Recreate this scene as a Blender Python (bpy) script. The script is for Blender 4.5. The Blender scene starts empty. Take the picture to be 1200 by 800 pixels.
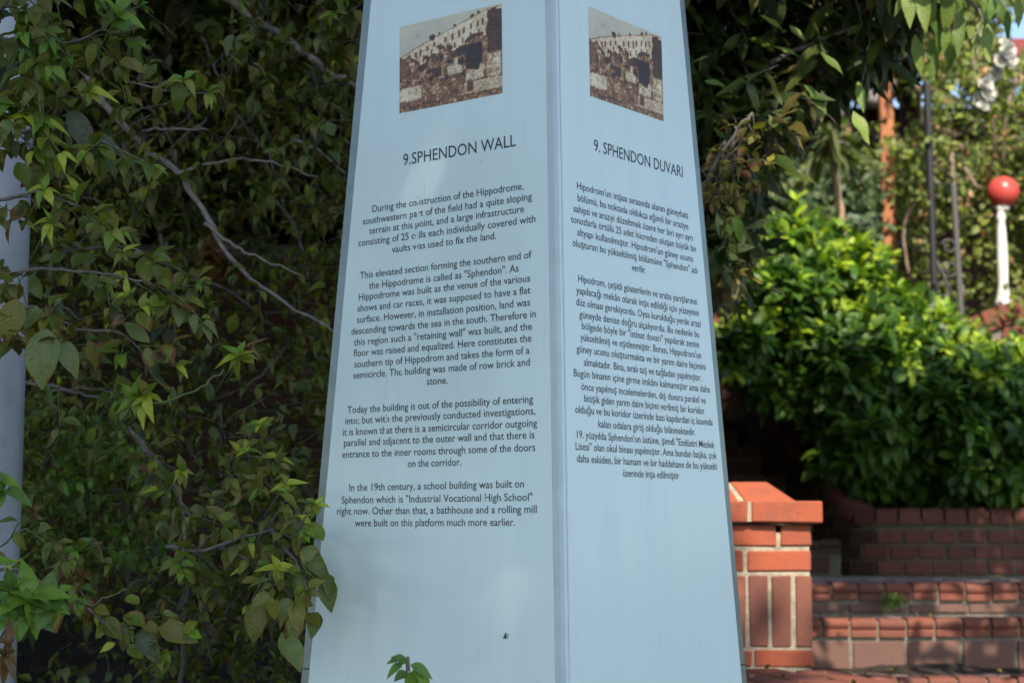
import bpy, bmesh, math, random
import numpy as np
from mathutils import Vector, Matrix

# ------------------------------------------------------------------ camera, world, sun, exposure
SC = bpy.context.scene
COL = SC.collection
EYE = 1.5
F_PX, PITCH = 2026.27, 0.11065            # focal length for a picture 1200 wide, upward tilt

cam_d = bpy.data.cameras.new("camera")
cam_d.sensor_width = 36.0
cam_d.lens = F_PX / 1200.0 * 36.0
cam_d.clip_start = 0.05
cam_d.clip_end = 600.0
cam_d.dof.use_dof = True
cam_d.dof.focus_distance = 3.15
cam_d.dof.aperture_fstop = 5.3
cam = bpy.data.objects.new("camera", cam_d)
COL.objects.link(cam)
cam.location = (0, 0, EYE)
cam.rotation_euler = (math.pi / 2 + PITCH, 0, 0)
SC.camera = cam

SUN_EL, SUN_AZ = math.radians(44), math.radians(4)      # behind the camera, a little to the right
SUN_DIR = Vector((math.sin(SUN_AZ) * math.cos(SUN_EL), -math.cos(SUN_AZ) * math.cos(SUN_EL), math.sin(SUN_EL)))
world = bpy.data.worlds.new("World")
SC.world = world
world.use_nodes = True
wn = world.node_tree
bg = wn.nodes["Background"]
sky = wn.nodes.new("ShaderNodeTexSky")
sky.sky_type = 'NISHITA'
sky.sun_disc = False
sky.sun_elevation = SUN_EL
sky.sun_rotation = math.pi - SUN_AZ                      # clockwise from +Y
sky.altitude = 50
sky.dust_density = .9
sky.ozone_density = 1.6
wn.links.new(sky.outputs[0], bg.inputs[0])
bg.inputs[1].default_value = 0.15

sun_d = bpy.data.lights.new("sun", 'SUN')
sun_d.energy = 4.2
sun_d.angle = math.radians(0.53)
sun_d.color = (1.0, 0.88, 0.72)
sun = bpy.data.objects.new("sun", sun_d)
COL.objects.link(sun)
sun.rotation_euler = SUN_DIR.to_track_quat('Z', 'Y').to_euler()
sun.location = SUN_DIR * 60

SC.view_settings.view_transform = 'Standard'
SC.view_settings.look = 'None'
SC.view_settings.exposure = 0.84
SC.view_settings.gamma = 1.0
SC.render.engine = 'CYCLES'
SC.cycles.max_bounces = 6
SC.cycles.diffuse_bounces = 3
SC.cycles.glossy_bounces = 3
SC.cycles.transmission_bounces = 4
SC.cycles.sample_clamp_indirect = 6.0

# ------------------------------------------------------------------ helpers
rng = random.Random(11)
CP, SP = math.cos(PITCH), math.sin(PITCH)

def at(px, py, Y):
    """world point seen at photo pixel (px, py) (1200 x 800) at forward distance Y"""
    x = (px - 600) / F_PX
    z = -(py - 400) / F_PX
    dx, dy, dz = x, CP - z * SP, SP + z * CP
    return Vector((dx / dy * Y, Y, EYE + dz / dy * Y))

def on_z(px, py, zz):
    p = at(px, py, 1.0)
    k = (zz - EYE) / (p.z - EYE)
    return Vector((p.x * k, k, zz))

def to_px(p):
    y = p[1] * CP + (p[2] - EYE) * SP
    z = -p[1] * SP + (p[2] - EYE) * CP
    return 600 + F_PX * p[0] / max(y, .01), 400 - F_PX * z / max(y, .01), y

def wloc(o):
    v = Vector((0, 0, 0))
    while o is not None:
        v += o.location
        o = o.parent
    return v

def link(name, data, parent=None, loc=(0, 0, 0), rot=None, scale=None, mat=None):
    """one object; loc is the world position (parents are never rotated)"""
    o = bpy.data.objects.new(name, data)
    COL.objects.link(o)
    if parent is not None:
        o.parent = parent
        o.location = Vector(loc) - wloc(parent)
    else:
        o.location = loc
    if rot is not None:
        o.rotation_euler = rot
    if scale is not None:
        o.scale = scale
    if mat is not None and data is not None and hasattr(data, 'materials') and len(data.materials) == 0:
        data.materials.append(mat)
    return o

def thing(name, label, cat, loc=(0, 0, 0), group=None):
    o = bpy.data.objects.new(name, None)
    COL.objects.link(o)
    o.location = loc
    o.empty_display_size = 0.1
    tag(o, label, cat, group)
    return o

def tag(o, label=None, cat=None, group=None, kind=None):
    if label: o['label'] = label
    if cat: o['category'] = cat
    if group: o['group'] = group
    if kind: o['kind'] = kind
    return o

def pymesh(name, verts, faces, smooth=False):
    me = bpy.data.meshes.new(name)
    me.from_pydata([tuple(v) for v in verts], [], faces)
    me.update()
    if smooth:
        me.polygons.foreach_set('use_smooth', [True] * len(me.polygons))
    return me

def npmesh(name, V, F, tint=None, lc=None, smooth=True):
    """F: int array (n, k) of tris or quads, or a list of such arrays"""
    Fs = F if isinstance(F, list) else [F]
    Fs = [f for f in Fs if len(f)]
    me = bpy.data.meshes.new(name)
    me.vertices.add(len(V))
    me.vertices.foreach_set('co', np.asarray(V, dtype=np.float32).ravel())
    loops = np.concatenate([f.ravel() for f in Fs]).astype(np.int32)
    tot = np.concatenate([np.full(len(f), f.shape[1]) for f in Fs]).astype(np.int32)
    start = np.concatenate([[0], np.cumsum(tot)[:-1]]).astype(np.int32)
    me.loops.add(len(loops))
    me.loops.foreach_set('vertex_index', loops)
    me.polygons.add(len(tot))
    me.polygons.foreach_set('loop_start', start)
    me.polygons.foreach_set('loop_total', tot)
    if smooth:
        me.polygons.foreach_set('use_smooth', np.ones(len(tot), dtype=bool))
    for nm, arr in (('tint', tint), ('lc', lc)):
        if arr is not None:
            a = me.attributes.new(nm, 'FLOAT_COLOR', 'POINT')
            a.data.foreach_set('color', np.asarray(arr, dtype=np.float32).ravel())
    me.update(calc_edges=True)
    me.validate()
    return me

def box_data(x0, x1, y0, y1, z0, z1):
    v = [(x0, y0, z0), (x1, y0, z0), (x1, y1, z0), (x0, y1, z0), (x0, y0, z1), (x1, y0, z1), (x1, y1, z1), (x0, y1, z1)]
    f = [(0, 3, 2, 1), (4, 5, 6, 7), (0, 1, 5, 4), (1, 2, 6, 5), (2, 3, 7, 6), (3, 0, 4, 7)]
    return v, f

def join_data(parts):
    V, F = [], []
    for v, f in parts:
        n = len(V)
        V += [tuple(q) for q in v]
        F += [tuple(i + n for i in t) for t in f]
    return V, F

def box(name, x0, x1, y0, y1, z0, z1, mat, parent=None, bevel=0.0):
    v, f = box_data(x0, x1, y0, y1, z0, z1)
    me = pymesh(name, v, f)
    if bevel:
        bm = bmesh.new(); bm.from_mesh(me)
        bmesh.ops.bevel(bm, geom=list(bm.edges), offset=bevel, segments=2, affect='EDGES')
        bm.to_mesh(me); bm.free()
    return link(name, me, parent, mat=mat, loc=(0, 0, 0))

def tube_data(pts, rad, n=8, caps=True):
    """tapered tube through the points"""
    pts = [Vector(p) for p in pts]
    V, F = [], []
    m = len(pts)
    prev = None
    for i, p in enumerate(pts):
        t = (pts[min(i + 1, m - 1)] - pts[max(i - 1, 0)]).normalized()
        if prev is None:
            a = Vector((0, 0, 1)) if abs(t.z) < .9 else Vector((1, 0, 0))
            u = t.cross(a).normalized()
        else:
            u = (prev - t * prev.dot(t)).normalized()
        prev = u
        w = t.cross(u)
        r = rad[i] if hasattr(rad, '__len__') else rad
        for k in range(n):
            an = 2 * math.pi * k / n
            V.append(p + u * (r * math.cos(an)) + w * (r * math.sin(an)))
    for i in range(m - 1):
        for k in range(n):
            a, b = i * n + k, i * n + (k + 1) % n
            F.append((a, b, b + n, a + n))
    if caps:
        F.append(tuple(range(n - 1, -1, -1)))
        F.append(tuple((m - 1) * n + k for k in range(n)))
    return V, F

def smooth_path(pts, k=4, jit=0.0, r=rng):
    """Catmull-Rom through the points"""
    P = [Vector(p) for p in pts]
    P = [P[0] * 2 - P[1]] + P + [P[-1] * 2 - P[-2]]
    out = []
    for i in range(1, len(P) - 2):
        for j in range(k):
            t = j / k
            a, b, c, d = P[i - 1], P[i], P[i + 1], P[i + 2]
            q = 0.5 * ((2 * b) + (c - a) * t + (2 * a - 5 * b + 4 * c - d) * t * t + (3 * b - a - 3 * c + d) * t ** 3)
            if jit and (i > 1 or j):
                q += Vector((r.uniform(-jit, jit), r.uniform(-jit, jit), r.uniform(-jit, jit)))
            out.append(q)
    out.append(P[-2])
    return out

def lathe_data(prof, n=24, cx=0, cy=0, cz=0):
    V, F = [], []
    for r, z in prof:
        for k in range(n):
            a = 2 * math.pi * k / n
            V.append((cx + r * math.cos(a), cy + r * math.sin(a), cz + z))
    for i in range(len(prof) - 1):
        for k in range(n):
            a, b = i * n + k, i * n + (k + 1) % n
            F.append((a, b, b + n, a + n))
    F.append(tuple(range(n - 1, -1, -1)))
    F.append(tuple((len(prof) - 1) * n + k for k in range(n)))
    return V, F

def vnoise(P, seed=0, scale=1.0):
    """smooth 3-D value noise in 0..1, P (n, 3)"""
    P = np.asarray(P, dtype=float) * scale + seed * 17.31
    i = np.floor(P).astype(np.int64); f = P - i
    f = f * f * (3 - 2 * f)
    def h(a):
        n = (a[:, 0] * 73856093) ^ (a[:, 1] * 19349663) ^ (a[:, 2] * 83492791) ^ (seed * 2654435)
        n = (n ^ (n >> 13)) * 1274126177
        return ((n ^ (n >> 16)) & 0xffff) / 65535.0
    r = 0
    for dx in (0, 1):
        for dy in (0, 1):
            for dz in (0, 1):
                w = (f[:, 0] if dx else 1 - f[:, 0]) * (f[:, 1] if dy else 1 - f[:, 1]) * (f[:, 2] if dz else 1 - f[:, 2])
                r = r + w * h(i + np.array([dx, dy, dz]))
    return r

# ------------------------------------------------------------------ materials
def mat(name):
    m = bpy.data.materials.new(name)
    m.use_nodes = True
    nt = m.node_tree
    return m, nt, nt.nodes["Principled BSDF"]

def N(nt, typ, **kw):
    n = nt.nodes.new(typ)
    for k, v in kw.items():
        setattr(n, k, v)
    return n

def noise_node(nt, coord, scale, detail=4, rough=.6):
    n = N(nt, "ShaderNodeTexNoise")
    n.inputs['Scale'].default_value = scale
    n.inputs['Detail'].default_value = detail
    n.inputs['Roughness'].default_value = rough
    nt.links.new(coord, n.inputs['Vector'])
    return n.outputs[0]

def mapr(nt, src, a, b, c, d):
    n = N(nt, "ShaderNodeMapRange")
    n.inputs[1].default_value = a; n.inputs[2].default_value = b
    n.inputs[3].default_value = c; n.inputs[4].default_value = d
    nt.links.new(src, n.inputs[0])
    return n.outputs[0]

def mixc(nt, fac, a, b, mode='MIX'):
    n = N(nt, "ShaderNodeMix", data_type='RGBA', blend_type=mode)
    for sock, v in ((n.inputs[0], fac), (n.inputs[6], a), (n.inputs[7], b)):
        if isinstance(v, (int, float)): sock.default_value = v
        elif isinstance(v, tuple): sock.default_value = (v[0], v[1], v[2], 1)
        else: nt.links.new(v, sock)
    return n.outputs[2]

def math_n(nt, op, a, b=None):
    n = N(nt, "ShaderNodeMath", operation=op)
    for i, v in enumerate((a, b)):
        if v is None: continue
        if isinstance(v, (int, float)): n.inputs[i].default_value = v
        else: nt.links.new(v, n.inputs[i])
    return n.outputs[0]

def bump(nt, bs, h, strength=.3, dist=.01):
    b = N(nt, "ShaderNodeBump")
    b.inputs['Strength'].default_value = strength
    b.inputs['Distance'].default_value = dist
    nt.links.new(h, b.inputs['Height'])
    nt.links.new(b.outputs[0], bs.inputs['Normal'])

def world_pos(nt):
    return N(nt, "ShaderNodeNewGeometry").outputs['Position']

def simple_mat(name, c1, c2=None, rough=.6, scale=20, metallic=0, bmp=0.15, spec=.5, detail=5, bdist=.004):
    m, nt, bs = mat(name)
    pos = world_pos(nt)
    n = noise_node(nt, pos, scale, detail)
    c2 = c2 or tuple(x * .7 for x in c1)
    col = mixc(nt, mapr(nt, n, .3, .7, 0, 1), c1, c2)
    nt.links.new(col, bs.inputs['Base Color'])
    bs.inputs['Roughness'].default_value = rough
    bs.inputs['Metallic'].default_value = metallic
    bs.inputs['Specular IOR Level'].default_value = spec
    if bmp: bump(nt, bs, noise_node(nt, pos, scale * 4, 4), bmp, bdist)
    return m

def brick_mat(name, c1, c2, c3, soot=.5, rough=.85, grain=.5):
    m, nt, bs = mat(name)
    pos = world_pos(nt)
    rnd = N(nt, "ShaderNodeObjectInfo").outputs['Random']
    col = mixc(nt, rnd, c1, c2)
    big = noise_node(nt, pos, 14, 6, .65)
    col = mixc(nt, mapr(nt, big, .42, .72, 0, .75), col, c3)
    fine = noise_node(nt, pos, 180, 3, .7)
    col = mixc(nt, mapr(nt, fine, .35, .75, 0, .35), col, tuple(x * .45 for x in c1))
    sp = noise_node(nt, pos, 32, 5, .75)
    col = mixc(nt, mapr(nt, sp, .60, .70, 0, .55), col, tuple(x * .5 for x in c3))
    pale = noise_node(nt, pos, 55, 4, .7)
    col = mixc(nt, mapr(nt, pale, .62, .8, 0, .4), col, tuple(min(1, x * 1.5 + .07) for x in c1))
    nt.links.new(col, bs.inputs['Base Color'])
    bs.inputs['Roughness'].default_value = rough
    bs.inputs['Specular IOR Level'].default_value = .25
    bump(nt, bs, noise_node(nt, pos, 120, 6, .7), grain, .004)
    return m

def leaf_mat(name, rough=.37, trans=.30, spec=.46, vein=.25, tcol=(1.3, 1.5, .6)):
    m, nt, bs = mat(name)
    tint = N(nt, "ShaderNodeAttribute", attribute_name='tint').outputs['Color']
    lc = N(nt, "ShaderNodeAttribute", attribute_name='lc')
    sep = N(nt, "ShaderNodeSeparateColor")
    nt.links.new(lc.outputs['Color'], sep.inputs[0])
    s, t, brown = sep.outputs[0], sep.outputs[1], sep.outputs[2]
    sa = math_n(nt, 'ABSOLUTE', math_n(nt, 'SUBTRACT', s, .5))        # 0 midrib, .5 margin
    pos = world_pos(nt)
    n1 = noise_node(nt, pos, 60, 5, .65)
    n2 = noise_node(nt, pos, 170, 3, .6)
    col = mixc(nt, mapr(nt, n1, .35, .7, 0, .45), tint, mixc(nt, 1.0, tint, (.55, .62, .5), 'MULTIPLY'))
    midrib = mapr(nt, sa, .0, .035, vein, 0)
    col = mixc(nt, midrib, col, mixc(nt, .5, tint, (.30, .34, .12)))
    # side veins: stripes running out from the midrib
    st = math_n(nt, 'ADD', math_n(nt, 'MULTIPLY', t, 9), math_n(nt, 'MULTIPLY', sa, -5))
    fr = math_n(nt, 'ABSOLUTE', math_n(nt, 'SUBTRACT', math_n(nt, 'FRACT', st), .5))
    col = mixc(nt, mapr(nt, fr, .0, .08, vein * .5, 0), col, mixc(nt, .4, tint, (.30, .34, .12)))
    # withered margin and tip
    edge = math_n(nt, 'ADD', math_n(nt, 'MULTIPLY', sa, 1.2), math_n(nt, 'MULTIPLY', math_n(nt, 'POWER', t, 3), .6))
    wi = math_n(nt, 'ADD', math_n(nt, 'ADD', edge, math_n(nt, 'MULTIPLY', n1, .9)), brown)
    yel = mapr(nt, wi, 1.35, 1.6, 0, .75)
    col = mixc(nt, yel, col, (.21, .17, .02))
    brn = mapr(nt, wi, 1.55, 1.72, 0, 1)
    col = mixc(nt, brn, col, mixc(nt, n2, (.17, .065, .02), (.085, .045, .02)))
    nt.links.new(col, bs.inputs['Base Color'])
    bs.inputs['Roughness'].default_value = rough
    bs.inputs['Specular IOR Level'].default_value = spec
    bump(nt, bs, math_n(nt, 'ADD', n1, math_n(nt, 'MULTIPLY', fr, .25)), 1.0, .003)
    tr = N(nt, "ShaderNodeBsdfTranslucent")
    nt.links.new(mixc(nt, 1.0, col, tcol, 'MULTIPLY'), tr.inputs[0])
    mx = N(nt, "ShaderNodeMixShader")
    mx.inputs[0].default_value = trans
    nt.links.new(bs.outputs[0], mx.inputs[1]); nt.links.new(tr.outputs[0], mx.inputs[2])
    nt.links.new(mx.outputs[0], nt.nodes['Material Output'].inputs[0])
    return m

M = {}
M['leaf'] = leaf_mat('leaf_matt')
M['leaf_gloss'] = leaf_mat('leaf_glossy', rough=.36, trans=.25, spec=.38, vein=.15)
M['leaf_long'] = leaf_mat('leaf_long', rough=.45, trans=.16, spec=.3, vein=.12)
M['petal'] = leaf_mat('petal', rough=.6, trans=.3, vein=0.0, tcol=(1.0, 1.0, .97))
M['bark'] = simple_mat('grey_bark', (.19, .165, .15), (.08, .068, .06), .85, 60, bmp=.6)
M['bark_light'] = simple_mat('light_bark', (.34, .30, .27), (.16, .135, .12), .85, 55, bmp=.6)
M['trunk_pale'] = simple_mat('straw_bark', (.48, .34, .22), (.30, .20, .13), .85, 30, bmp=.5)
M['bark_pale'] = simple_mat('pale_bark', (.26, .20, .14), (.13, .09, .06), .85, 30, bmp=.6)
M['green_stem'] = simple_mat('green_stem', (.10, .14, .04), (.07, .09, .03), .6, 60, bmp=.2)
M['soil'] = simple_mat('soil', (.035, .024, .015), (.014, .010, .007), .95, 12, bmp=.8, bdist=.02)
M['asphalt'] = simple_mat('asphalt', (.055, .053, .05), (.035, .034, .033), .9, 35, bmp=.4)
M['brick_orange'] = brick_mat('brick_orange', (.42, .108, .052), (.33, .085, .045), (.25, .092, .062), grain=.6)
M['brick_brown'] = brick_mat('brick_brown', (.27, .105, .065), (.21, .085, .06), (.17, .075, .06), grain=.35)
M['brick_step'] = brick_mat('brick_step', (.25, .085, .052), (.18, .068, .048), (.135, .070, .058))
M['brick_block'] = brick_mat('brick_block', (.205, .112, .085), (.16, .088, .07), (.14, .088, .076))
M['brick_old'] = brick_mat('brick_old', (.17, .060, .040), (.12, .048, .036), (.085, .045, .040))
M['paver_worn'] = brick_mat('paver_worn', (.20, .135, .12), (.16, .11, .10), (.13, .115, .11))
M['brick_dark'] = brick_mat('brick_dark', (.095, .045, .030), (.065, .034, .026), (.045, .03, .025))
M['mortar_pale'] = simple_mat('mortar_pale', (.52, .45, .33), (.27, .23, .17), .95, 42, bmp=.9)
M['mortar_grey'] = simple_mat('mortar_grey', (.26, .235, .19), (.14, .13, .10), .95, 60, bmp=.6)
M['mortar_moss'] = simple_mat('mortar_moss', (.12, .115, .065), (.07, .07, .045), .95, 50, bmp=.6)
M['steel'] = simple_mat('dull_steel', (.27, .305, .28), (.20, .235, .215), .36, 14, metallic=.6, bmp=.06)
M['pole'] = simple_mat('pole_paint', (.38, .41, .45), (.27, .29, .33), .5, 11, bmp=.12, detail=8)
M['black_iron'] = simple_mat('black_iron', (.014, .014, .016), (.03, .03, .033), .45, 60, bmp=.3)
M['grey_iron'] = simple_mat('grey_iron', (.12, .115, .11), (.08, .075, .07), .6, 60, bmp=.3)
M['white_paint'] = simple_mat('white_paint', (.80, .79, .76), (.68, .67, .63), .5, 25, bmp=.3)
M['red_ball'] = simple_mat('red_plastic', (.62, .085, .07), (.54, .07, .06), .3, 8, bmp=.0)
M['globe'] = simple_mat('globe_glass', (.42, .40, .36), (.34, .32, .3), .3, 8, bmp=0)
M['stake_wood'] = simple_mat('stake_wood', (.22, .085, .04), (.14, .055, .03), .8, 22, bmp=.3)
M['orange_wood'] = simple_mat('orange_wood', (.50, .20, .075), (.34, .12, .05), .7, 22, bmp=.3)
M['maroon'] = simple_mat('maroon_wall', (.085, .016, .014), (.055, .012, .012), .8, 3, bmp=.1)
M['red_roof'] = simple_mat('red_roof', (.32, .035, .045), (.22, .03, .035), .6, 5, bmp=.2)
M['beam'] = simple_mat('grey_beam', (.30, .29, .27), (.22, .21, .20), .8, 10, bmp=.2)
M['plaster'] = simple_mat('dull_plaster', (.10, .085, .07), (.07, .06, .05), .9, 4, bmp=.3)
M['blue_cloth'] = simple_mat('blue_cloth', (.03, .05, .22), (.02, .03, .15), .8, 10, bmp=.1)
M['pale_stone'] = simple_mat('pale_stone', (.42, .34, .28), (.30, .25, .21), .9, 14, bmp=.4)

# ------------------------------------------------------------------ the ground
def ground_h(x, y):
    """height of the land under the planting"""
    def sm(a, b, v):
        t = min(1, max(0, (v - a) / (b - a)))
        return t * t * (3 - 2 * t)
    left = 1.02 * sm(3.75, 4.6, y) + .25 * sm(5, 6.4, y) + .5 * sm(6.8, 9, y)
    right = .95 * sm(4.6, 6.2, y) + .25 * sm(6.4, 7.5, y) + .36 * sm(8.5, 8.9, y) + .75 * sm(8.9, 9.9, y)
    k = sm(.35, .95, x)
    h = left * (1 - k) + right * k
    # the brick ledge and stairs stand proud of the soil
    if .35 < x < 4 and 4.0 < y < 6.4: h = min(h, .88)
    if .35 < x < 4 and 6.4 <= y < 8.6: h = min(h, 1.12)
    if .3 < x < 1.75 and 8.2 < y < 10.6: h = min(h, 1.2)
    return h

gx = np.concatenate([[-300, -120, -50, -20, -10], np.arange(-6, 6.01, .2), [10, 20, 50, 120, 300]])
gy = np.concatenate([[-300, -120, -50, -20, -8, 0, 2, 3], np.arange(3.6, 12.01, .2), [15, 20, 50, 120, 300]])
V = [(float(x), float(y), ground_h(x, y) + (0.03 * math.sin(x * 7.1) * math.cos(y * 5.3) if y > 4 else 0)) for y in gy for x in gx]
nx = len(gx)
Fc = [(j * nx + i, j * nx + i + 1, (j + 1) * nx + i + 1, (j + 1) * nx + i) for j in range(len(gy) - 1) for i in range(nx - 1)]
g = link('garden_ground', pymesh('garden_ground', V, Fc, True), mat=M['soil'])
tag(g, kind='structure')
g = box('road', -40, 40, -14, 3.55, -.25, .03, M['asphalt'])
tag(g, kind='structure')

# ------------------------------------------------------------------ the information pylon
W0, TAPER, CX, YAW = 0.58899, 0.05652, 0.08076, 0.90968
dL = Vector((-math.sin(YAW), math.cos(YAW), 0))
dR = Vector((math.cos(YAW), math.sin(YAW), 0))
CTR = Vector((CX, 3.0, 0)) + (dL + dR) * W0 / 2
Z_LO, Z_HI = 0.03, 3.35
def half(z):
    return W0 / 2 - TAPER * (z - EYE)
def face_pt(side, u, z, off=0.0):
    """u metres along the face from the front edge, at height z, off metres proud of the face"""
    w = half(z)
    P = CTR + (-dL - dR) * w + (dL if side == 'L' else dR) * u
    nrm = (-dR if side == 'L' else -dL) + Vector((0, 0, TAPER))
    return Vector((P.x, P.y, z)) + nrm.normalized() * off

pylon = thing('information_pylon', 'tall tapering square information pylon with pale blue-white panels printed with black text', 'pylon', (CTR.x, CTR.y, 0))
prof = []
for z in (Z_LO, Z_HI):
    w = half(z)
    prof += [(CTR + (a * dL + b * dR) * w) + Vector((0, 0, z)) for a, b in ((-1, -1), (-1, 1), (1, 1), (1, -1))]
me = pymesh('frame', prof, [(3, 2, 1, 0), (4, 5, 6, 7), (0, 1, 5, 4), (1, 2, 6, 5), (2, 3, 7, 6), (3, 0, 4, 7)])
bm = bmesh.new(); bm.from_mesh(me); bmesh.ops.bevel(bm, geom=list(bm.edges), offset=.004, segments=2, affect='EDGES'); bm.to_mesh(me); bm.free()
link('frame', me, pylon, mat=M['steel'])
box('plinth', CTR.x - .5, CTR.x + .5, CTR.y - .5, CTR.y + .5, -.05, .12, M['pale_stone'], pylon, bevel=.008)

# the panels: back-painted glass, faint drip streaks and wear in the paint
def panel_mat():
    m, nt, bs = mat('painted_glass')
    pos = world_pos(nt)
    mp = N(nt, "ShaderNodeMapping"); mp.inputs['Scale'].default_value = (26, 26, 1.3)
    nt.links.new(pos, mp.inputs[0])
    st = noise_node(nt, mp.outputs[0], 1.0, 5, .6)
    base = mixc(nt, mapr(nt, st, .35, .75, 0, .45), (.645, .785, .765), (.57, .71, .70))
    bl = noise_node(nt, pos, 2.6, 3, .5)
    base = mixc(nt, mapr(nt, bl, .45, .75, 0, .35), base, (.68, .81, .765))
    sp = noise_node(nt, pos, 90, 2, .5)
    base = mixc(nt, mapr(nt, sp, .74, .80, 0, .35), base, (.30, .34, .33))
    mp2 = N(nt, "ShaderNodeMapping"); mp2.inputs['Scale'].default_value = (75, 75, 2.2)
    nt.links.new(pos, mp2.inputs[0])
    run = noise_node(nt, mp2.outputs[0], 1.0, 4, .7)
    base = mixc(nt, mapr(nt, run, .60, .78, 0, .5), base, (.70, .80, .78))
    base = mixc(nt, mapr(nt, run, .36, .24, 0, .35), base, (.42, .55, .56))
    nt.links.new(base, bs.inputs['Base Color'])
    nt.links.new(mapr(nt, st, .3, .8, .12, .3), bs.inputs['Roughness'])
    bs.inputs['Specular IOR Level'].default_value = .45
    w = noise_node(nt, pos, 3.5, 1, .4)
    bump(nt, bs, w, .05, .02)
    return m
M['panel'] = panel_mat()
M['bead_grey'] = simple_mat('grey_bead', (.50, .60, .61), (.43, .52, .53), .35, 20, bmp=0)
M['bead'] = simple_mat('pale_bead', (.64, .76, .79), (.56, .68, .71), .3, 20, bmp=0)

def face_slab(name, side, u0, u1, z0, z1, th, m, parent, off=0.0, from_far=0.0, bev=.0012):
    """slab on a face; from_far > 0: far side runs parallel to the far edge at that margin"""
    V = []
    for o_ in (off, off + th):
        for z in (z0, z1):
            ue = 2 * half(z) - from_far if from_far else u1
            V += [face_pt(side, u0, z, o_), face_pt(side, ue, z, o_)]
    F_ = [(4, 5, 7, 6), (0, 2, 3, 1), (0, 1, 5, 4), (2, 6, 7, 3), (0, 4, 6, 2), (1, 3, 7, 5)]
    me = pymesh(name, V, F_)
    bm = bmesh.new(); bm.from_mesh(me)
    bmesh.ops.recalc_face_normals(bm, faces=bm.faces)
    if bev: bmesh.ops.bevel(bm, geom=list(bm.edges), offset=bev, segments=2, affect='EDGES')
    bm.to_mesh(me); bm.free()
    return link(name, me, parent, mat=m)

PT = .006                                                # panel thickness
panelL = face_slab('panel', 'L', .0095, 0, .20, 3.25, PT, M['panel'], pylon, from_far=.0285)
panelR = face_slab('panel', 'R', .0185, 0, .20, 3.25, PT, M['panel'], pylon, from_far=.031)
panelL['label'] = 'panel with the English text and photo'
panelR['label'] = 'panel with the Turkish text and photo'
face_slab('corner_bead', 'R', .0072, .0172, .20, 3.25, .0050, M['bead'], pylon)
V = []
for z in (.2, 3.25):
    w = half(z) + .0042
    V += [face_pt('L', .0089, z, -.001), face_pt('L', .0089, z, .0042), (CTR + (-dL - dR) * w) + Vector((0, 0, z)), face_pt('R', .0066, z, .0042), face_pt('R', .0066, z, -.001)]
me = pymesh('corner_bead', V, [(i, i + 1, i + 6, i + 5) for i in range(4)] + [(4, 0, 5, 9), (4, 3, 2, 1, 0), (5, 6, 7, 8, 9)])
bm = bmesh.new(); bm.from_mesh(me); bmesh.ops.recalc_face_normals(bm, faces=bm.faces); bm.to_mesh(me); bm.free()
link('corner_bead', me, pylon, mat=M['bead_grey'])
for side in 'LR':                                        # seam in the metal margin
    w = 2 * half(1.245)
    s_ = face_slab('seam', side, w - .026, w - .003, 1.243, 1.2455, .0008, M['black_iron'], pylon, bev=0)

# printed lettering
M['ink'] = simple_mat('black_ink', (.022, .030, .034), (.035, .045, .050), .35, 40, bmp=0)
_cap = None
def text_mesh(body, bold=.006):
    cu = bpy.data.curves.new('text_line', 'FONT')
    cu.body = body
    cu.size = 1.0
    cu.offset = bold
    cu.resolution_u = 3
    ob = bpy.data.objects.new('tmp', cu)
    COL.objects.link(ob)
    dg = bpy.context.evaluated_depsgraph_get()
    me = bpy.data.meshes.new_from_object(ob.evaluated_get(dg))
    bpy.data.objects.remove(ob)
    bpy.data.curves.remove(cu)
    n = len(me.vertices)
    co = np.empty(n * 3); me.vertices.foreach_get('co', co); co = co.reshape(-1, 3)
    return me, co
_me, _co = text_mesh('H', 0)
CAP = _co[:, 1].max() - _co[:, 1].min()
bpy.data.meshes.remove(_me)

def text_line(side, body, ua, ub, z, cap, parent, bold):
    me, co = text_mesh(body, bold)
    x0, x1 = co[:, 0].min(), co[:, 0].max()
    k = cap / CAP
    out = np.empty_like(co)
    for i, (x, y, _) in enumerate(co):
        f_ = (x - x0) / (x1 - x0)
        out[i] = face_pt(side, ua + (ub - ua) * f_, z + y * k, PT + .0005)
    me.vertices.foreach_set('co', out.ravel())
    me.update()
    me.name = 'text_line'
    me.materials.clear()
    o = link('text_line', me, parent, mat=M['ink'])
    return o

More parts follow.
